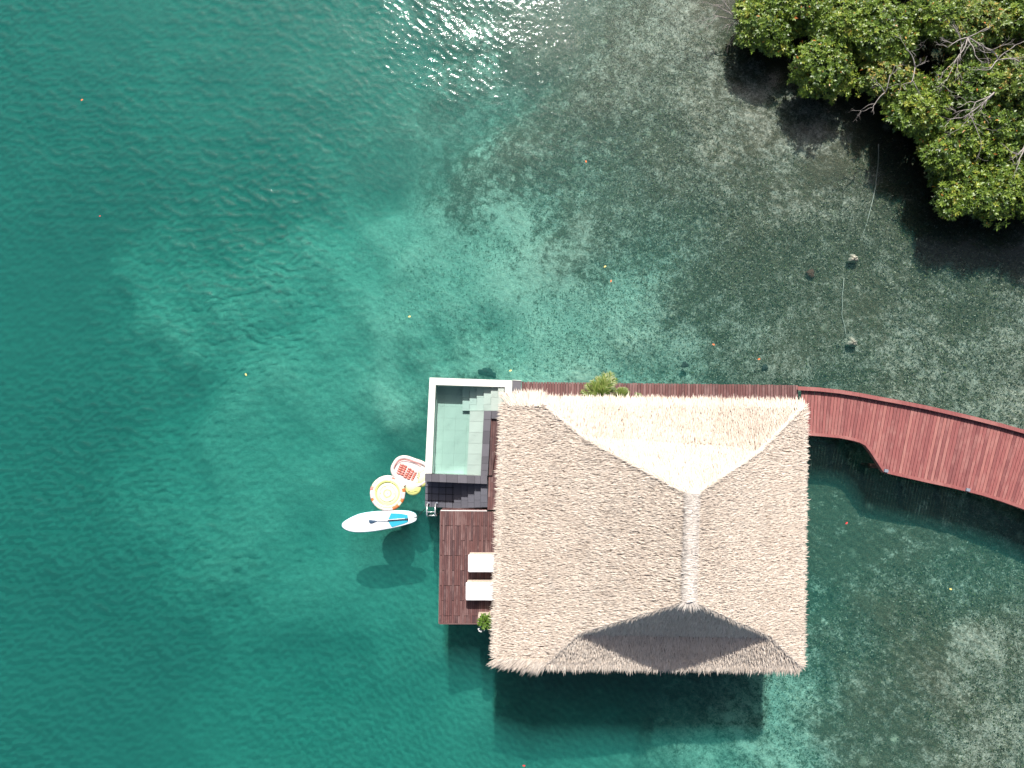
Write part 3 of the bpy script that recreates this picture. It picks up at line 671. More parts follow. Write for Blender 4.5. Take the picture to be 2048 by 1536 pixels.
for j in range(ny_ + 1):
    for i in range(nx_ + 1):
        x, y = lerp(lerp(pwq[0], pwq[1], i / nx_), lerp(pwq[3], pwq[2], i / nx_), j / ny_)
        e = min(i, nx_ - i, j, ny_ - j) > 0
        Vw.append((x, y, zw + (.004 * (math.sin(9 * x + 3 * y) + math.sin(7 * y - 5 * x + 1) + math.sin(14 * x - 11 * y)) if e else 0)))
Fw = [(j * (nx_ + 1) + i, (j + 1) * (nx_ + 1) + i, (j + 1) * (nx_ + 1) + i + 1, j * (nx_ + 1) + i + 1) for j in range(ny_) for i in range(nx_)]
k = len(Vw); cidx = [0, nx_, ny_ * (nx_ + 1) + nx_, ny_ * (nx_ + 1)]
Vw += [(Vw[c][0], Vw[c][1], zf - .02) for c in cidx]
ring = [[i for i in range(nx_ + 1)], [j * (nx_ + 1) + nx_ for j in range(ny_ + 1)], [ny_ * (nx_ + 1) + i for i in range(nx_, -1, -1)], [j * (nx_ + 1) for j in range(ny_, -1, -1)]]
for s_, e in enumerate(ring): Fw.append(tuple(e) + (k + (s_ + 1) % 4, k + s_))
Fw.append((k, k + 1, k + 2, k + 3))
mesh('pool_water', Vw, Fw, pool_water_mat(), pool, smooth=True)

# ------------------------------------------------------------------ sunken stone landing with steps
land = thing('stone_landing', 'dark tiled landing with steps between the pool and the timber deck', 'landing', P(900, 990, 0))
zl = .42; lf_ = lambda u, v: lerp(lerp((850.3, 960), (975, 964), u), lerp((849.4, 1014), (975, 1019.5), u), v)
for i in range(9):
    for j in range(4):
        e = .012; a = [lf_(i / 9 + e / 3, j / 4 + e), lf_((i + 1) / 9 - e / 3, j / 4 + e), lf_((i + 1) / 9 - e / 3, (j + 1) / 4 - e), lf_(i / 9 + e / 3, (j + 1) / 4 - e)]
        prism('landing_tile', [P(*t_, zl) for t_ in a], zl - .04, zl, M['landing_tile'], land)
prism('landing_base', [P(*lf_(a, b), zl) for a, b in ((.005, .01), (.995, .01), (.995, .99), (.005, .99))], -.5, zl - .042, M['grout'], land)
lx = [908, 922.3, 935.8, 948.6, 961.4, 975]
for i in range(5):
    zt = zl + .155 * (i + 1)
    for a, b in ((958, 980), (980, 1000), (1000, 1016.5 - .5 * i)) if i % 2 else ((958, 990), (990, 1005), (1005, 1016.5 - .5 * i)):
        pxprism('step_tile', [(lx[i] + .2, a + .15), (lx[i + 1] - .1, a + .15), (lx[i + 1] - .1, b - .15), (lx[i] + .2, b - .15)], zl + .001, zt, M['landing_tile'], land)
for sp in (P(872, 985, 0), P(950, 988, 0)):
    tube('stilt', [(sp.x, sp.y, -5), (sp.x, sp.y, -.4)], .12, M['beam'], land)

# swim ladder
lad = thing('swim_ladder', 'polished metal swim ladder hooked over the corner of the stone landing', 'ladder', P(866, 1015, zl))
for px_ in (857.3, 873.6):
    b = P(px_, 1006.5, zl); pts = []
    for t_ in np.linspace(0, 1, 9):
        a = math.pi * t_; pts.append((b.x + (.0 if px_ < 860 else 0), b.y - .26 + .26 * math.cos(a), zl + .35 + .26 * math.sin(a)))
    pts = [(b.x, b.y, zl)] + pts + [(b.x, b.y - .52, -.8)]
    tube('handrail', pts, .026, M['white_metal'], lad)
    tube('base_flange', [(b.x, b.y, zl), (b.x, b.y, zl + .03)], .055, M['petal_orange'] if False else M['lamp_metal'], lad, 12)
a_, b_ = P(857.3, 1006.5, zl), P(873.6, 1006.5, zl)
for zz_ in (.22, -.05, -.35): tube('rung', [(a_.x, a_.y - .52, zz_), (b_.x, b_.y - .52, zz_)], .028, M['white_metal'], lad)
tube('cross_bar', [(a_.x, a_.y - .30, zl + .58), (b_.x, b_.y - .30, zl + .58)], .018, M['white_metal'], lad)

# ------------------------------------------------------------------ loungers
def lounger(px0, py0, py1, label):
    zt = ZD + .52; a, b = P(px0, py0, zt), P(px0, py1, zt); wdt = a.y - b.y
    L = 2.0; t = thing('sun_lounger', label, 'sun lounger', (a.x + L / 2, (a.y + b.y) / 2, ZD), 'sun loungers on the deck')
    def rbox(name, xa, xb, ya, yb, za, zb, mat, bev, par):
        return prism(name, [(xa, ya), (xb, ya), (xb, yb), (xa, yb)], za, zb, mat, par, bevel=bev)
    rbox('base', a.x + .05, a.x + L, b.y + .02, a.y + .03, ZD + .10, ZD + .36, M['wicker'], .02, t)
    for dx in (.12, 1.8):
        for yy in (b.y + .08, a.y - .08): rbox('leg', a.x + dx, a.x + dx + .07, yy - .03, yy + .03, ZD, ZD + .10, M['beam'], 0, t)
    rbox('armrest', a.x + .10, a.x + .25, a.y - .02, a.y + .055, ZD + .36, ZD + .47, M['wicker'], .01, t)
    rbox('armrest', a.x + .25, a.x + L, a.y - .02, a.y + .03, ZD + .36, ZD + .49, M['wicker'], .01, t)
    rbox('mattress', a.x, a.x + .95, b.y, a.y, ZD + .37, zt, M['cushion'], .05, t)
    # raised back part, mostly under the thatch
    V = []; n = 8
    for i in range(n + 1):
        u = i / n; x = a.x + .96 + 1.0 * u; z = ZD + .37 + .42 * u ** 1.3
        for yy, dz in ((b.y + .01, 0), (b.y + .01, .15), (a.y - .01, .15), (a.y - .01, 0)): V.append((x, yy, z + dz))
    Fs = [(i * 4 + j, i * 4 + (j + 1) % 4, (i + 1) * 4 + (j + 1) % 4, (i + 1) * 4 + j) for i in range(n) for j in range(4)] + [(0, 3, 2, 1), (n * 4, n * 4 + 1, n * 4 + 2, n * 4 + 3)]
    mesh('back_cushion', V, Fs, M['cushion'], t, bevel=.03)
    pil = ellipsoid('pillow', (a.x + 1.62, (a.y + b.y) / 2, ZD + .84), (.18, wdt * .42, .07), M['cushion'], t)
    tw = []; m = 12      # a folded towel lying across the fold
    for i in range(m + 1):
        for j in range(5):
            tw.append((a.x + .80 + .08 * j + .015 * math.sin(i * 1.7 + j), b.y + .02 + (wdt - .04) * i / m, zt + .012 + .022 * abs(math.sin(i * .9 + j * .5)) + (.05 * (j - 2) if j > 2 else 0)))
    mesh('towel', tw, [(i * 5 + j, (i + 1) * 5 + j, (i + 1) * 5 + j + 1, i * 5 + j + 1) for i in range(m) for j in range(4)], M['cushion'], t, smooth=True)
    return t
lounger(936.0, 1109.2, 1145.0, 'white sun lounger nearer the pool, poking out under the thatch')
lounger(931.3, 1165.0, 1201.5, 'white sun lounger nearer the potted shrub, poking out under the thatch')

# planter with shrub at the deck corner
pl_ = thing('planter_box', 'square beige planter at the southern deck corner holding a green shrub', 'planter', P(970, 1238, ZD))
zt = ZD + .42; o4 = [(956.5, 1228.8), (982, 1228.8), (982, 1246.8), (956.5, 1246.8)]; i4 = [(959.5, 1231.5), (979, 1231.5), (979, 1244), (959.5, 1244)]
for k in range(4):
    pxprism('side_panel', [o4[k], o4[(k + 1) % 4], i4[(k + 1) % 4], i4[k]], ZD + .001, zt, M['wicker'], pl_)
pxprism('soil', i4, ZD + .05, zt - .06, M['darkgap'], pl_)
shrub = thing('potted_shrub', 'bright green flowering shrub spilling from the beige planter over the deck edge', 'shrub', P(971, 1240, zt - .06))
acc = Acc(); c0 = A3(P(971, 1241, zt + .15)); m = 420
dirv = unit(rng.normal(0, 1, (m, 3)) * np.array([1, 1, .7]) + np.array([0, -.15, .45])); pos_ = c0 + dirv * rng.uniform(.05, .26, (m, 1)) + np.array([-.02, -.05, 0]) * rng.random((m, 1))
dd = unit(dirv + rng.normal(0, .5, (m, 3)) * np.array([1, 1, .4])); nn = unit(np.cross(np.cross(dd, [0, 0, 1]), dd) + rng.normal(0, .2, (m, 3)))
acc.add(*blades(pos_, dd, nn, rng.uniform(.07, .13, m), .045, .01, .02, rng.random(m), wid=(.3, 1, 0))); acc.build('leaves', M['bush_leaf'], shrub)['kind'] = 'stuff'
tubes('stem', [([P(971, 1240, zt - .08), tuple(c0 + dirv[i] * .2)], .012) for i in range(8)], M['bark'], shrub)
for (fx, fy) in ((960, 1252), (957.5, 1258), (962, 1262), (965, 1255), (968, 1259), (959, 1261)):
    b = P(fx, fy, zt - .02); acc = Acc(); a8 = np.arange(10) * 2 * math.pi / 10
    dv = np.stack([np.cos(a8), np.sin(a8), np.full(10, .25)], 1); dv = unit(dv)
    acc.add(*blades(np.repeat(A3(b)[None], 10, 0), dv, np.repeat(np.array([[0, 0, 1.]]), 10, 0), rng.uniform(.035, .055, 10), .025, .01, .01, rng.random(10), wid=(.5, 1, 0)))
    acc.build('flower', M['flower'], shrub)
tubes('trailing_stem', [([tuple(c0), tuple(A3(P(962, 1250, zt))), tuple(A3(P(960, 1259, zt - .05)))], .008)], M['bush_leaf'], shrub)

# ------------------------------------------------------------------ palms by the walkway
def palm(bx, by_, bz_, fronds, label, L, scale_t=1.0):
    b = P(bx, by_, bz_); t = thing('palm_plant', label, 'palm', (b.x, b.y, ZD), 'palms growing between the roof and the walkway')
    tube('stem', [(b.x, b.y, ZD - .02), (b.x + .02, b.y, (ZD + bz_) / 2), tuple(b)], [.06, .045, .03], M['bark'], t)
    for (az, el, ll) in fronds:
        az = math.radians(az); acc = Acc(); n = 22; pts = []
        for i in range(n + 1):
            u = i / n; r = ll * L * u; z = math.sin(math.radians(el)) * r - .35 * ll * L * u * u; h = math.cos(math.radians(el)) * r
            pts.append(np.array([b.x + math.cos(az) * h, b.y + math.sin(az) * h, b.z + z]))
        V_, F_ = tube_arr([tuple(p) for p in pts], [.012 * (1 - .7 * i / n) for i in range(n + 1)], 4)
        st = mesh('frond', V_, F_, M['palm_leaf'], t)
        at = st.data.attributes.new('tint', 'FLOAT', 'POINT'); at.data.foreach_set('value', [.6] * len(V_))
        pp = np.array(pts[3:]); tg = unit(np.gradient(np.array(pts), axis=0)[3:]); m = len(pp)
        for s in (-1, 1):
            for sub in range(2):
                side = unit(np.cross(tg, [0, 0, 1])) * s; d = unit(side * .62 + tg * .95 + rng.normal(0, .10, (m, 3)) + np.array([0, 0, -.05 - .1 * sub]))
                lv = np.sin(np.linspace(.35, math.pi * .93, m)) ** .7
                acc.add(*blades(pp + tg * (.5 * sub) * ll * L / n, d, unit(np.array([0, 0, 1.]) + side * -.3 + rng.normal(0, .1, (m, 3))), lv * .30 * L * ll * rng.uniform(.85, 1.1, m), .022 * L, .03, .06, np.clip(rng.normal(.5, .2, m) * scale_t, 0, 1), wid=(.9, 1, 0)))
        acc.build('leaflets', M['palm_leaf'], st)['kind'] = 'stuff'
    return t
palm(1197, 803, 2.3, [(150, 35, .9), (170, 20, .8), (128, 40, 1.0), (110, 45, 1.1), (92, 40, 1.15), (78, 38, 1.3), (66, 36, 1.4), (55, 34, 1.25), (40, 30, .9), (20, 25, .7), (140, 60, .7), (70, 60, 1.0), (60, 48, 1.2), (74, 48, 1.25), (200, 20, .6), (340, 30, .6)], 'largest palm, its pale green fronds fanning over the walkway edge', 1.0, 1.1)
palm(1243, 800, 2.2, [(150, 35, .8), (125, 45, .95), (105, 48, 1.0), (88, 48, 1.0), (70, 45, .95), (50, 40, .8), (95, 70, .6), (30, 30, .6), (175, 30, .5)], 'middle palm tuft just right of the largest palm', .66, 1.1)
palm(1277, 803, 2.1, [(140, 40, .8), (110, 45, 1.0), (85, 45, .9), (60, 40, .7), (160, 35, .5)], 'smallest palm tuft, rightmost of the three at the eave', .46, .8)

# ------------------------------------------------------------------ things afloat
def outline_pad(name, px, z0, z1, mat, parent, round_=.05, smooth_n=3):
    "a soft slab: outline in pixels at its top, rolled edge"
    pts = [Vector(P(x, y, z1)) for x, y in px]
    for _ in range(smooth_n):
        pts = [p.lerp(pts[(i + 1) % len(pts)], t_) for i, p in enumerate(pts) for t_ in (.25, .75)] if len(pts) < 120 else pts
    c = sum(pts, Vector()) / len(pts); n = len(pts); V = []; rings = []
    prof = [(0, z0 + .0, 1 - .6), (0, z0, .97), (0, (z0 + z1) / 2 - .01, 1.0), (0, z1 - .018, .995), (0, z1 - .004, .975), (0, z1, .90), (0, z1 + .006, .5)]
    for _, z, s in prof:
        rings.append(len(V))
        for p in pts:
            d = p - c; L_ = d.length; ss = s if s <= .6 else 1 - (1 - s) * min(3.0, .5 / max(L_, .1)) * 1.0
            V.append((c.x + d.x * ss, c.y + d.y * ss, z))
    Fs = []
    for a, b in zip(rings[:-1], rings[1:]):
        for i in range(n): Fs.append((a + i, a + (i + 1) % n, b + (i + 1) % n, b + i))
    Fs.append(tuple(rings[0] + i for i in range(n))[::-1]); Fs.append(tuple(rings[-1] + i for i in range(n)))
    o = mesh(name, V, Fs, mat, parent, smooth=True)
    if sum((V[i][0] * V[(i + 1) % n][1] - V[(i + 1) % n][0] * V[i][1]) for i in range(n)) < 0: o.data.flip_normals()
    return o
q8 = lambda x, y: (670 + x / 8.083, 890 + y / 8.083)
board = thing('paddle_board', 'long white stand-up paddle board with cyan foam pads floating beside the deck', 'paddle board', P(758, 1042, .08))
bo = [(105, 1300), (120, 1255), (200, 1200), (300, 1150), (400, 1110), (550, 1084), (700, 1070), (850, 1062), (1000, 1058), (1120, 1062), (1200, 1070), (1290, 1100), (1320, 1145), (1322, 1210), (1290, 1240), (1220, 1268), (1100, 1303), (1000, 1328), (900, 1350), (750, 1378), (600, 1400), (470, 1410), (350, 1412), (260, 1402), (190, 1382), (125, 1345)]
outline_pad('deck_skin', [q8(x, y) for x, y in bo], .03, .155, M['board_white'], board, smooth_n=1)
cx_, cy_ = 715, 1235
outline_pad('rail', [q8(cx_ + (x - cx_) * 1.008, cy_ + (y - cy_) * 1.03) for x, y in bo], -.02, .10, M['board_cyan'], board, smooth_n=1)
zb_ = .163
pxprism('foam_pad', [q8(*p) for p in ((905, 1104), (1060, 1110), (1172, 1132), (1180, 1186), (862, 1198))], zb_ - .01, zb_ + .012, M['pad_cyan'], board)
pxprism('foam_pad', [q8(*p) for p in ((862, 1236), (1182, 1212), (1176, 1244), (1120, 1268), (1000, 1304), (925, 1325), (905, 1312))], zb_ - .01, zb_ + .012, M['pad_cyan'], board)
pxprism('fin_plug', [q8(*p) for p in ((1255, 1165), (1318, 1158), (1320, 1172), (1290, 1171))], zb_ - .03, zb_ + .004, M['dark'], board)
pxprism('handle_strap', [q8(*p) for p in ((780, 1150), (800, 1150), (800, 1210), (780, 1210))], zb_ - .01, zb_ + .004, M['board_white'], board)
for i in range(3): tube('bungee_cord', [P(*q8(380 + i * 60, 1200), zb_ + .01), P(*q8(420 + i * 60, 1300), zb_ + .01)], .006, M['board_cyan'], board, 4)
pad = thing('paddle', 'paddle with a navy blade and black and white shaft lying along the paddle board', 'paddle', P(*q8(850, 1225), zb_ + .03))
bl = [q8(*p) for p in ((545, 1212), (580, 1207), (640, 1216), (692, 1234), (640, 1250), (600, 1270), (560, 1268), (547, 1245))]
outline_pad('blade', bl, zb_ + .004, zb_ + .03, M['navy'], pad, smooth_n=1)
tube('shaft', [P(*q8(680, 1232), zb_ + .035), P(*q8(850, 1223), zb_ + .04)], .013, M['board_white'], pad)
tube('shaft', [P(*q8(850, 1222), zb_ + .045), P(*q8(1135, 1200), zb_ + .045)], .020, M['dark'], pad)
tube('shaft_highlight', [P(*q8(880, 1208), zb_ + .06), P(*q8(1130, 1190), zb_ + .06)], .017, M['board_white'], pad)  # white tube standing in for the highlight along the black shaft
tube('handle', [P(*q8(1172, 1182), zb_ + .05), P(*q8(1176, 1216), zb_ + .05)], .020, M['dark'], pad)
tube('grip', [P(*q8(1130, 1200), zb_ + .05), P(*q8(1172, 1197), zb_ + .05)], .024, M['navy'], pad)
# mooring line from the board to the ladder
ml = tube('mooring_line', [P(831, 1036, .10), P(836, 1033, .02), P(842, 1026, .05), P(848, 1020, .30), P(854, 1014, .44), P(857, 1009, .46)], .012, M['rope_dark'])
tag(ml, 'thin black line tying the paddle board to the swim ladder', 'rope')

fl = thing('round_float', 'round yellow inflatable island with a mottled orange rim beside the paddle board', 'pool float', P(775, 986.5, .1))
fc = P(775.3, 986.3, .12); R0 = .665
def torus(name, c, R_, r, mat, parent, a0=0, a1=2 * math.pi, n=64, m=12, sq=1.0):
    closed = abs(a1 - a0 - 2 * math.pi) < 1e-6; V = []; Fs = []; k = n if closed else n + 1
    for i in range(k):
        a = a0 + (a1 - a0) * i / n; wob = 1 + .04 * math.cos(a * 24)
        for j in range(m):
            b = 2 * math.pi * j / m; rr = R_ + r * math.cos(b) * wob; V.append((c[0] + rr * math.cos(a), c[1] + rr * math.sin(a), c[2] + r * sq * math.sin(b) * wob))
    for i in range(n):
        for j in range(m): Fs.append((i * m + j, ((i + 1) % k) * m + j, ((i + 1) % k) * m + (j + 1) % m, i * m + (j + 1) % m))
    if not closed: Fs += [tuple(range(m)), tuple((k - 1) * m + j for j in range(m))[::-1]]
    return mesh(name, V, Fs, mat, parent, smooth=True)
cols = ['vinyl_white', 'vinyl_orange', 'vinyl_cream', 'vinyl_white', 'vinyl_pink', 'vinyl_white', 'vinyl_white', 'vinyl_cream', 'vinyl_pink', 'vinyl_white', 'vinyl_orange', 'vinyl_white', 'vinyl_cream', 'vinyl_white', 'vinyl_orange', 'vinyl_orange', 'vinyl_cream', 'vinyl_orange']
angs = np.cumsum([0] + [1, .5, 1.2, .7, .5, 1.4, 1, 1.1, .5, 1.2, .4, .9, 1.0, 1.5, .45, .55, .6, .5]); angs = angs / angs[-1] * 2 * math.pi - .35
for i, cn in enumerate(cols):
    orange = cn in ('vinyl_orange', 'vinyl_pink')
    torus('rim_segment', fc, R0 + (.012 if orange else 0), .075, M[cn], fl, angs[i], angs[i + 1], n=8)
torus('inner_ring', (fc[0], fc[1], .13), .565, .075, M['vinyl_cream'], fl)
torus('weld_ring', (fc[0], fc[1], .165), .485, .030, M['vinyl_yellow'], fl)
torus('yellow_arc', (fc[0], fc[1], .175), .52, .035, M['vinyl_yellow'], fl, math.radians(75), math.radians(165), n=20)
def fpad(th, ph): return 1 + .0 * ph
ellipsoid('centre_pad', (fc[0], fc[1], .09), (.49, .49, .09), M['vinyl_cream'], fl, nu=48, nv=14)
torus('weld_ring', (fc[0], fc[1], .158), .33, .026, M['vinyl_cream'], fl); torus('weld_ring', (fc[0], fc[1], .170), .15, .024, M['vinyl_yellow'], fl)
for (dx, dy) in ((-.29, .0), (0, 0), (.28, -.02), (-.05, -.17), (.1, .12), (.13, -.3), (-.1, .27)):
    ellipsoid('valve', (fc[0] + dx, fc[1] + dy, .178), (.018, .016, .008), M['vinyl_olive'], fl, nu=8, nv=5)

lo = thing('lounge_float', 'pink and white inflatable lounge with coral red tufts drifting against the pool wall', 'pool float', P(820, 948, .1))
ol = [(1100, 165), (1000, 195), (945, 265), (905, 340), (897, 400), (915, 460), (960, 515), (1060, 600), (1120, 680), (1200, 720), (1330, 690), (1440, 640), (1530, 560), (1560, 470), (1545, 380), (1500, 305), (1420, 262), (1300, 225), (1200, 185)]
outline_pad('float_body', [q8(*p) for p in ol], -.02, .10, M['vinyl_white'], lo, smooth_n=2)
def tube_px(name, pp, z, r, mat, parent, closed=False, n=10):
    pts = [Vector(P(*q8(*p), z)) for p in pp]
    for _ in range(3):
        new = [] if closed else [pts[0]]
        rng_ = range(len(pts)) if closed else range(len(pts) - 1)
        for i in rng_: a, b = pts[i], pts[(i + 1) % len(pts)]; new += [a.lerp(b, .25), a.lerp(b, .75)]
        if not closed: new.append(pts[-1])
        pts = new
    if closed: pts.append(pts[0])
    return tube(name, pts, r, mat, parent, n)
ins = lambda s: [(1190 + (x - 1190) * s, 455 + (y - 455) * s) for x, y in ol]
tube_px('side_tube', ins(.90)[10:] + ins(.90)[:9], .11, .085, M['vinyl_white'], lo)
tube_px('print_stripe', [(1385, 325), (1290, 275), (1160, 240), (1060, 240), (990, 290), (950, 370)], .185, .012, M['vinyl_pink'], lo, n=5)
tube_px('print_stripe', [(975, 520), (1060, 590), (1110, 650)], .15, .02, M['vinyl_pink'], lo, n=5)
# coral tufted panel: four rows of cushions across the lounge
rows_ = [((1050, 335), (1120, 300), (1020, 440), (1085, 480)), ]
ax_d = np.array([.83, .46]); 
for r_i, (sxx, syy, ex, ey_, ww) in enumerate(((1090, 300, 1020, 470, 38), (1145, 325, 1075, 490, 32), (1215, 370, 1125, 530, 34), (1262, 405, 1180, 555, 28), (1308, 435, 1240, 570, 22))):
    nseg_ = 5
    for s_i in range(nseg_):
        t_ = (s_i + .5) / nseg_; c = P(*q8(sxx + (ex - sxx) * t_, syy + (ey_ - syy) * t_), .13)
        ellipsoid('tuft', (c.x, c.y, .125), (ww / 8.083 / 47 * 1.0, .048, .045), M['vinyl_red'] if (r_i + s_i) % 4 else M['vinyl_pink'], lo, rz=math.radians(-20), nu=10, nv=6)
ellipsoid('yellow_pillow', tuple(P(*q8(1420, 520), .13)), (.20, .28, .09), M['vinyl_cream'], lo, rz=-.5)
ellipsoid('yellow_pillow', tuple(P(*q8(1390, 420), .12)), (.13, .16, .07), M['vinyl_cream'], lo, rz=-.5)
ellipsoid('yellow_lobe', tuple(P(*q8(1265, 700), .08)), (.335, .30, .11), M['vinyl_yellow'], lo, rz=.2)
ellipsoid('cream_lobe', tuple(P(*q8(1240, 665), .13)), (.25, .22, .08), M['vinyl_cream'], lo, rz=.2)
ellipsoid('yellow_lobe', tuple(P(*q8(1420, 590), .08)), (.20, .24, .11), M['vinyl_yellow'], lo, rz=-.4)
for (x, y) in ((1330, 490), (1362, 505), (1345, 530), (1358, 478)):
    c = P(*q8(x, y), .21); ellipsoid('printed_spot', (c.x, c.y, .205), (.03, .022, .006), M['vinyl_olive'], lo, nu=8, nv=4)
tube_px('seam', [(1180, 740), (1250, 758), (1330, 730)], .195, .010, M['vinyl_yellow'], lo, n=5)

# ------------------------------------------------------------------ mooring blocks, ropes and rocks on the bed
def bedz(px, py):
    p = P(px, py, -.8); d, _ = field(np.array([p.x]), np.array([p.y])); d = float(d[0]); p = P(px, py, -d); return p, -d
def rock(name, px, py, r, mat, label, cat, cube=False, sink=.3, group=None):
    p, z = bedz(px, py); ph0 = random.uniform(0, 6)
    def bm(th, ph): return 1 + .16 * math.sin(3 * ph + ph0) * math.sin(th) + .10 * math.sin(7 * ph + 2 * th + ph0) + .07 * math.sin(11 * th + 4 * ph) + (.22 * (abs(math.cos(2 * ph + .6)) - .5) * -1 if cube else 0)
    o = ellipsoid(name, (p.x, p.y, z + r[2] * (1 - sink)), r, mat, None, rz=random.uniform(-.3, .3), nu=26, nv=13, bump=bm)
    return tag(o, label, cat, group)
rock('mooring_block', 1702.5, 519.5, (.22, .19, .20), M['anchor'], 'pale crusted mooring block at the lower end of the long taut rope', 'mooring block', True)
rock('mooring_block', 1700, 686.5, (.22, .20, .22), M['anchor'], 'pale crusted mooring block nearest the boardwalk', 'mooring block', True)
def bedrope(name, pts, label, rad=.016, z=None):
    out = []
    for i, (x, y) in enumerate(pts):
        p, zz0 = bedz(x, y); zq = zz0 + .10 if z is None else z[i]; out.append(tuple(P(x, y, zq)))
    o = tube(name, out, rad, M['rope_pale'], None, 6); return tag(o, label, 'rope')
bedrope('mooring_rope', [(1757, 288), (1757, 310), (1756, 330), (1753, 355), (1750, 378), (1745, 402), (1739, 425), (1731, 455), (1722, 478), (1711, 496)], 'long pale underwater rope running from the mangroves down to a mooring block', .017, [.02, -.05, -.1, -.12, -.15, -.2, -.25, -.3, -.35, -.5])
bedrope('mooring_rope', [(1688, 556), (1686.5, 575), (1684, 592), (1685, 610), (1683.5, 628), (1686, 640), (1689, 650), (1690.5, 662), (1693, 672)], 'short kinked underwater rope between the two mooring blocks', .014)
for (x, y, a, b, h, nm) in ((975, 746, .42, .20, .22, 'dark reef rock close to the top edge of the pool'), (1369, 730, .15, .13, .07, 'rounded dark reef rock in turquoise shallows above the walkway'),
                        (1529, 735, .13, .12, .06, 'dark reef rock below the orange leaves near the boardwalk start')):
    rock('reef_rock', x, y, (a, b, h), M['reef'], nm, 'rock', group='reef rocks')
rock('sea_sponge', 1620, 548, (.17, .2, .10), M['reef_brown'], 'brown sponge on the seagrass left of the kinked rope', 'sponge')
# loose growth on the shoal: flat seagrass leaves and pale shell rubble
m = 230000
gx_ = rng.uniform(-9, 25, m); gy_ = rng.uniform(-14, 21.5, m); D_, C_ = field(gx_, gy_)
keep = (D_ < 2.6) & (rng.random(m) < np.clip(1.1 - D_ / 1.9, 0, 1)); gx_, gy_, D_, C_ = gx_[keep], gy_[keep], D_[keep], C_[keep]; m = len(gx_)
pale = rng.random(m) > np.clip(C_ * .72 + .22, 0, .95); a = rng.uniform(0, 6.28, m)
d = np.stack([np.cos(a), np.sin(a), rng.uniform(-.1, .5, m)], 1); nn = unit(np.array([0, 0, 1.]) + rng.normal(0, .35, (m, 3)))
acc = Acc(); tnt = np.where(pale, rng.uniform(.62, 1, m), rng.uniform(0, .55, m))
acc.add(*blades(np.stack([gx_, gy_, -D_ + rng.uniform(-.02, .05, m)], 1), unit(d), nn, rng.uniform(.03, .11, m), rng.uniform(.015, .045, m), .02, .02, tnt, wid=(.8, 1, 0)))
def grassmat():
    a = N('seagrass_leaf'); col = a.ramp(a.attr('tint'), [(0, (.018, .026, .018)), (.3, (.045, .065, .030)), (.55, (.12, .14, .06)), (.62, (.16, .16, .11)), (1, (.36, .35, .27))])
    return a.done(a.pbsdf(col, .8, None, .15))
sg = acc.build('seagrass', grassmat()); sg['kind'] = 'stuff'; sg['label'] = 'short seagrass and shell rubble covering the shallow bed'

# fallen leaves afloat
for (x, y, mt, r, lb) in ((164, 200, 'petal_orange', 40, 'orange leaf floating alone in the upper left of the bay'), (492, 749, 'petal_yellow', 120, 'yellow leaf floating well left of the pool'),
        (1172, 323, 'petal_orange', 100, 'orange leaf floating left of the mangroves over grey shallows'), (1210, 533, 'petal_yellow', 30, 'pale leaf, upper of two drifting above the palms'), (1222, 562, 'petal_orange', 70, 'orange leaf, lower of two drifting above the palms'),
        (1427, 689, 'petal_orange', 160, 'orange leaf drifting over the edge of the turquoise shallows'), (1518, 718, 'petal_orange', 20, 'orange leaf nearest the start of the boardwalk'),
        (1693, 1046, 'petal_red', 40, 'red leaf floating at the edge of the boardwalk shadow'), (1048, 1531, 'petal_red', 0, 'red leaf at the very bottom below the roof'), (200, 432, 'petal_red', 20, 'tiny red leaf in the dark water at far left'),
        (819, 633, 'petal_yellow', 20, 'pale leaf in the turquoise water above the pool'), (1901, 1178, 'petal_yellow', 160, 'yellow leaf over the seagrass right of the roof'), (1021, 741, 'petal_yellow', 20, 'yellow leaf just above the pool coping')):
    p = P(x, y, .035); L = .125 if 'tiny' not in lb else .09; rr = math.radians(r); V = []; Fs = []; n = 7
    for i in range(n + 1):
        u = i / n; ww = .28 * L * math.sin(math.pi * min(1, u * .96 + .04)) ** .8
        for s, zz_ in ((-1, .006), (0, 0), (1, .006)):
            X_, Y_ = (u - .5) * L, s * ww; V.append((p.x + X_ * math.cos(rr) - Y_ * math.sin(rr), p.y + X_ * math.sin(rr) + Y_ * math.cos(rr), .035 + zz_ + .012 * math.sin(3 * u)))
    for i in range(n): Fs += [(i * 3, (i + 1) * 3, (i + 1) * 3 + 1, i * 3 + 1), (i * 3 + 1, (i + 1) * 3 + 1, (i + 1) * 3 + 2, i * 3 + 2)]
    o = mesh('fallen_leaf', V, Fs, M[mt]); tag(o, lb, 'leaf', 'leaves floating on the bay')

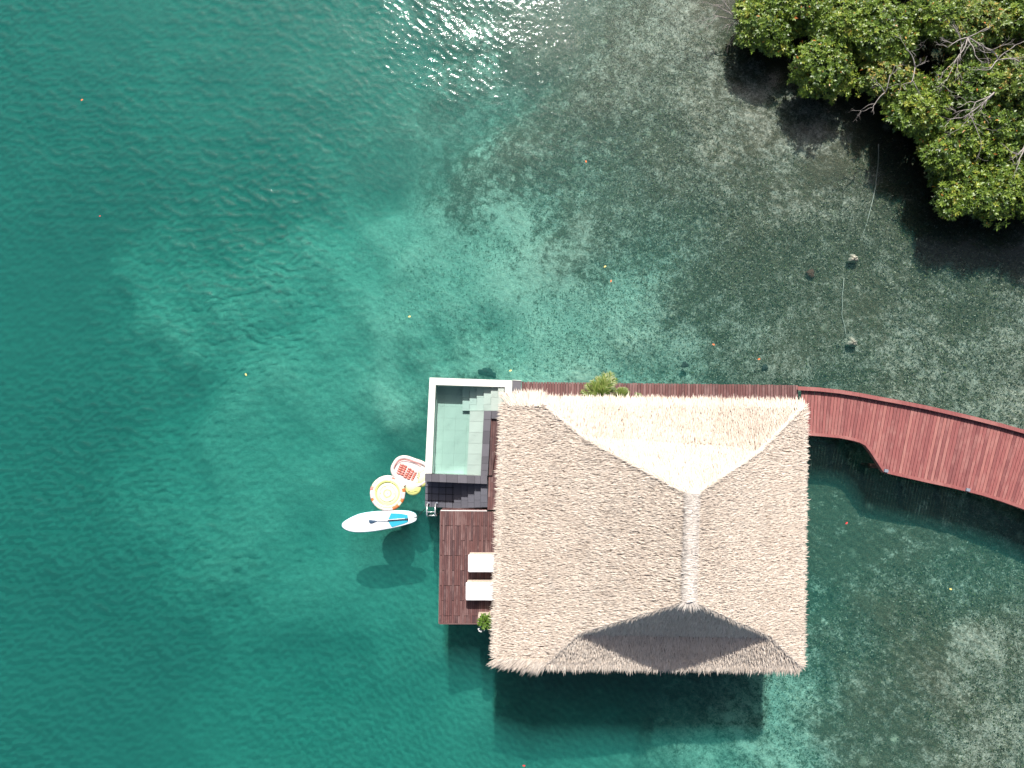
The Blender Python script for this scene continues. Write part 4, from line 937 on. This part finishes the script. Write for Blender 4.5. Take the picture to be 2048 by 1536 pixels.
# ------------------------------------------------------------------ mangroves
def branch(base, tip, r0, r1, n=7, wob=.12):
    b, t_ = np.array(base, float), np.array(tip, float); L = np.linalg.norm(t_ - b); out = []; rad = []; w1, w2 = rng.normal(0, wob * L, 3), rng.normal(0, wob * L * .5, 3)
    for i in range(n + 1):
        u = i / n; out.append(tuple(b + (t_ - b) * u + w1 * math.sin(math.pi * u) * .6 + w2 * math.sin(2 * math.pi * u) * .6)); rad.append(r0 + (r1 - r0) * u)
    return out, rad
def rosettes(cen, dirs, k, acc, L, tint_mu, tint_sd, wid=.42):
    m = len(cen); c = np.repeat(cen, k, 0); dd = np.repeat(dirs, k, 0); a = np.tile(np.arange(k) * 2 * math.pi / k, m) + np.repeat(rng.uniform(0, 6.28, m), k)
    u = unit(np.cross(dd, np.array([.31, .17, .93]))); v = np.cross(dd, u); el = rng.uniform(.15, .9, m * k)
    d = unit((u * np.cos(a)[:, None] + v * np.sin(a)[:, None]) * np.cos(el)[:, None] + dd * np.sin(el)[:, None]); n = unit(dd - d * (dd * d).sum(1, keepdims=True) + rng.normal(0, .2, (m * k, 3)))
    Ls = L * rng.uniform(.7, 1.2, m * k); t_ = np.clip(np.repeat(rng.normal(tint_mu, tint_sd, m), k) + rng.normal(0, .14, m * k), 0, .94)
    odd = rng.random(m * k); t_ = np.where(odd > .985, rng.uniform(.955, 1, m * k), t_)
    acc.add(*blades(c + d * .015, d, n, Ls, Ls * wid, .012, .03, t_, wid=(.35, 1, 0)))
def mangrove(px, py, rpx, rpy, h, label, thin=False, twigs=3, dens=1.0):
    h *= .66; c = P(px, py, h * .62); rx, ry = rpx / 53.0, rpy / 53.0; rz_ = min(1.5, h * .42)
    p0 = P(px, py, 0); t = thing('mangrove_tree', label, 'tree', (c.x, c.y, -.4), 'mangroves along the shore')
    base = A3(P(px + 12, py - 8, -.5)); fork = A3(P(px + 4, py - 4, h * .38)); tr, rd = branch(base, fork, .11, .08)
    tube('trunk', tr, rd, M['bark'], t, 7)
    rl = []
    for i in range(6):
        a = rng.uniform(0, 6.28); s = base + np.array([0, 0, rng.uniform(.8, 1.3)]); e = s + np.array([math.cos(a) * .5, math.sin(a) * .5, 0]); e[2] = -.7
        mid = (s + e) / 2 + np.array([0, 0, .25]); rl.append(([tuple(s), tuple(mid), tuple(e)], [.035, .03, .025]))
    tubes('prop_roots', rl, M['beam'], t)['kind'] = 'stuff'
    # clumps: sub-crowns of the crown
    ncl = int(16 + rpx * rpy / 170); acc = Acc(); mat = M['leaf_thin'] if thin else M['leaf']
    for i in range(ncl):
        a = rng.uniform(0, 6.28); r = math.sqrt(rng.uniform(0, 1)) * .88
        zc = .55 + (h - .9) * math.sqrt(max(0, 1 - r * r)) * rng.uniform(.45, 1)
        cc = A3(P(px + math.cos(a) * r * rpx * 1.06, py - math.sin(a) * r * rpy * 1.06, zc)); cr = rng.uniform(.35, .85) * (1.1 - .4 * r)
        lp, lr = branch(fork + rng.normal(0, .05, 3), cc, .05, .02, 6, .10); tube('limb', lp, lr, M['bark'], t, 5)
        m = int(40 * (cr / .5) ** 2 * dens * (.6 if thin else 1)); dv = unit(rng.normal(0, 1, (m, 3)) + np.array([0, 0, .55])); rr = rng.uniform(.45, 1.0, (m, 1)) ** .6
        cen = cc + dv * rr * cr * np.array([1, 1, .5]) + rng.normal(0, .06, (m, 3)); dirs = unit(dv + np.array([0, 0, .9]) + rng.normal(0, .3, (m, 3)))
        rosettes(cen, dirs, 7, acc, .155, .48 + rng.normal(0, .10), .19)
        tw_ = [([tuple(cc - np.array([0, 0, .12])), tuple(cen[j] * .5 + cc * .5 + rng.normal(0, .03, 3)), tuple(cen[j])], [.012, .008, .004]) for j in range(0, m, 9)]
        tubes('twigs', tw_, M['bark'], t, 4)['kind'] = 'stuff'
    acc.build('crown', mat, t)['kind'] = 'stuff'
    return t
TR = [(1536, 50, 56, 62, 3.6, 'leftmost mangrove, at the top of the shore beside bare grey twigs', 0), (1600, 10, 70, 50, 3.8, 'mangrove cut by the top edge, second from the left', 0), (1652, 135, 55, 54, 3.6, 'mangrove whose crown points down between two patches of open water', 0),
      (1690, 50, 70, 60, 4.0, 'dense mangrove in the middle of the left group by the top edge', 0), (1765, 70, 58, 62, 4.2, 'mangrove on the right of the left group, beside the dark gap', 0), (1790, 165, 60, 58, 3.8, 'mangrove with pale and orange-tipped leaves jutting out left of the right group', 1),
      (1845, 222, 68, 58, 4.0, 'mangrove just below the orange-tipped crown, above the rope end', 0), (1880, 30, 66, 56, 4.6, 'mangrove at the top edge right of the dark gap', 0), (1965, 62, 78, 66, 4.6, 'thin yellowing mangrove with many bleached bare branches', 1), (1945, 165, 70, 62, 4.2, 'mangrove below the bleached branches', 0),
      (2030, 160, 58, 66, 4.8, 'mangrove at the right edge beside the bleached branches', 1), (2000, 262, 74, 60, 4.3, 'dense dark mangrove at the right edge above the lowest crowns', 0), (1905, 305, 66, 54, 4.0, 'mangrove overhanging the water right of the rope', 0), (1922, 382, 60, 44, 3.4, 'lowest mangrove on the left, its crown jutting out over the shallows', 0),
      (2010, 385, 72, 50, 3.8, 'lowest mangrove at the right edge of the picture', 0), (2050, 20, 60, 60, 4.8, 'mangrove in the top right corner', 0)]
for x, y, a, b, h, lb, th in TR: mangrove(x, y, a, b, h, lb, bool(th), dens=1.0)
for x, y, a, b, h in ((2120, 120, 80, 80, 4.8), (2125, 260, 80, 80, 4.5), (2110, 390, 80, 60, 4.0), (1700, -70, 100, 50, 4.4), (1860, -80, 100, 50, 4.6), (2030, -80, 100, 50, 4.8)):
    mangrove(x, y, a, b, h, 'mangrove outside the frame, ' + {2120: 'beyond the upper right edge', 2125: 'beyond the right edge', 2110: 'beyond the right edge nearest the boardwalk', 1700: 'above the left crowns', 1860: 'above the dark gap', 2030: 'above the top right corner'}[x], False, dens=.6)
# bleached dead branches
def dead(px, py, z, ends, label, r=.026):
    z = .66 * z; ends = [(e0, e1, e2 * .66 + .15) for e0, e1, e2 in ends]; b = P(px, py, z); t = thing('dead_branch', label, 'branch', tuple(b)); lst = []
    def grow(p, d, L, rr, lv):
        q_ = p + d * L; pts, rad = branch(p, q_, rr, rr * .55, 5, .10); lst.append((pts, rad)); p2 = np.array(pts[-1])
        if lv > 0:
            for _ in range(rng.integers(2, 4)):
                nd = unit(d + rng.normal(0, .55, 3) * np.array([1, 1, .4])); pm = np.array(pts[rng.integers(2, 6)])
                grow(pm, nd, L * rng.uniform(.45, .75), rr * .5, lv - 1)
    main = []
    for (ex, ey_, ez) in ends:
        e = P(ex, ey_, ez); v = A3(e) - A3(b); L = np.linalg.norm(v); lst.clear(); grow(A3(b), v / L, L, r, 3)
        tube('limb', lst[0][0], lst[0][1], M['bark_pale'], t, 6)
        tubes('twigs', list(lst[1:]), M['bark_pale'], t, 4)['kind'] = 'stuff'
    return t
dead(1935, 75, 4.9, [(1905, 135, 4.9), (1895, 95, 5.0), (1920, 120, 4.8), (1965, 60, 5.0), (1985, 100, 4.9), (1950, 110, 5.0)], 'spray of bleached bare twigs in the thin crown near the upper right')
dead(1995, 120, 4.8, [(1960, 90, 4.9), (2030, 90, 5.0), (2040, 125, 5.0), (1975, 140, 4.8)], 'bleached forked branch to the right of the twig spray')
dead(1988, 185, 4.6, [(1935, 220, 4.4), (1925, 235, 4.3), (1950, 205, 4.6)], 'stout pale branch slanting across the lower right crown', .03)
dead(2050, 290, 4.6, [(2032, 330, 4.6), (2036, 310, 4.7)], 'stout pale branch at the right edge of the picture', .03)
dead(1830, 135, 4.0, [(1812, 98, 4.2), (1822, 165, 4.2), (1850, 125, 4.4)], 'small bare branch in the gap beside the orange-tipped crown', .025)
dead(1770, 185, 4.0, [(1745, 215, 3.6), (1752, 165, 4.1), (1780, 150, 4.2)], 'small bare branch on the left side of the orange-tipped crown', .022)
dead(1475, 40, 1.4, [(1425, 30, 1.5), (1435, 10, 1.6), (1440, -5, 1.7), (1455, 60, 1.1), (1470, 75, .9), (1450, 5, 1.8)], 'bare grey twigs reaching over the water left of the mangroves', .022)
for r in [o for o in bpy.data.objects if o.type == 'EMPTY' and o.parent is None]: adopt(r)
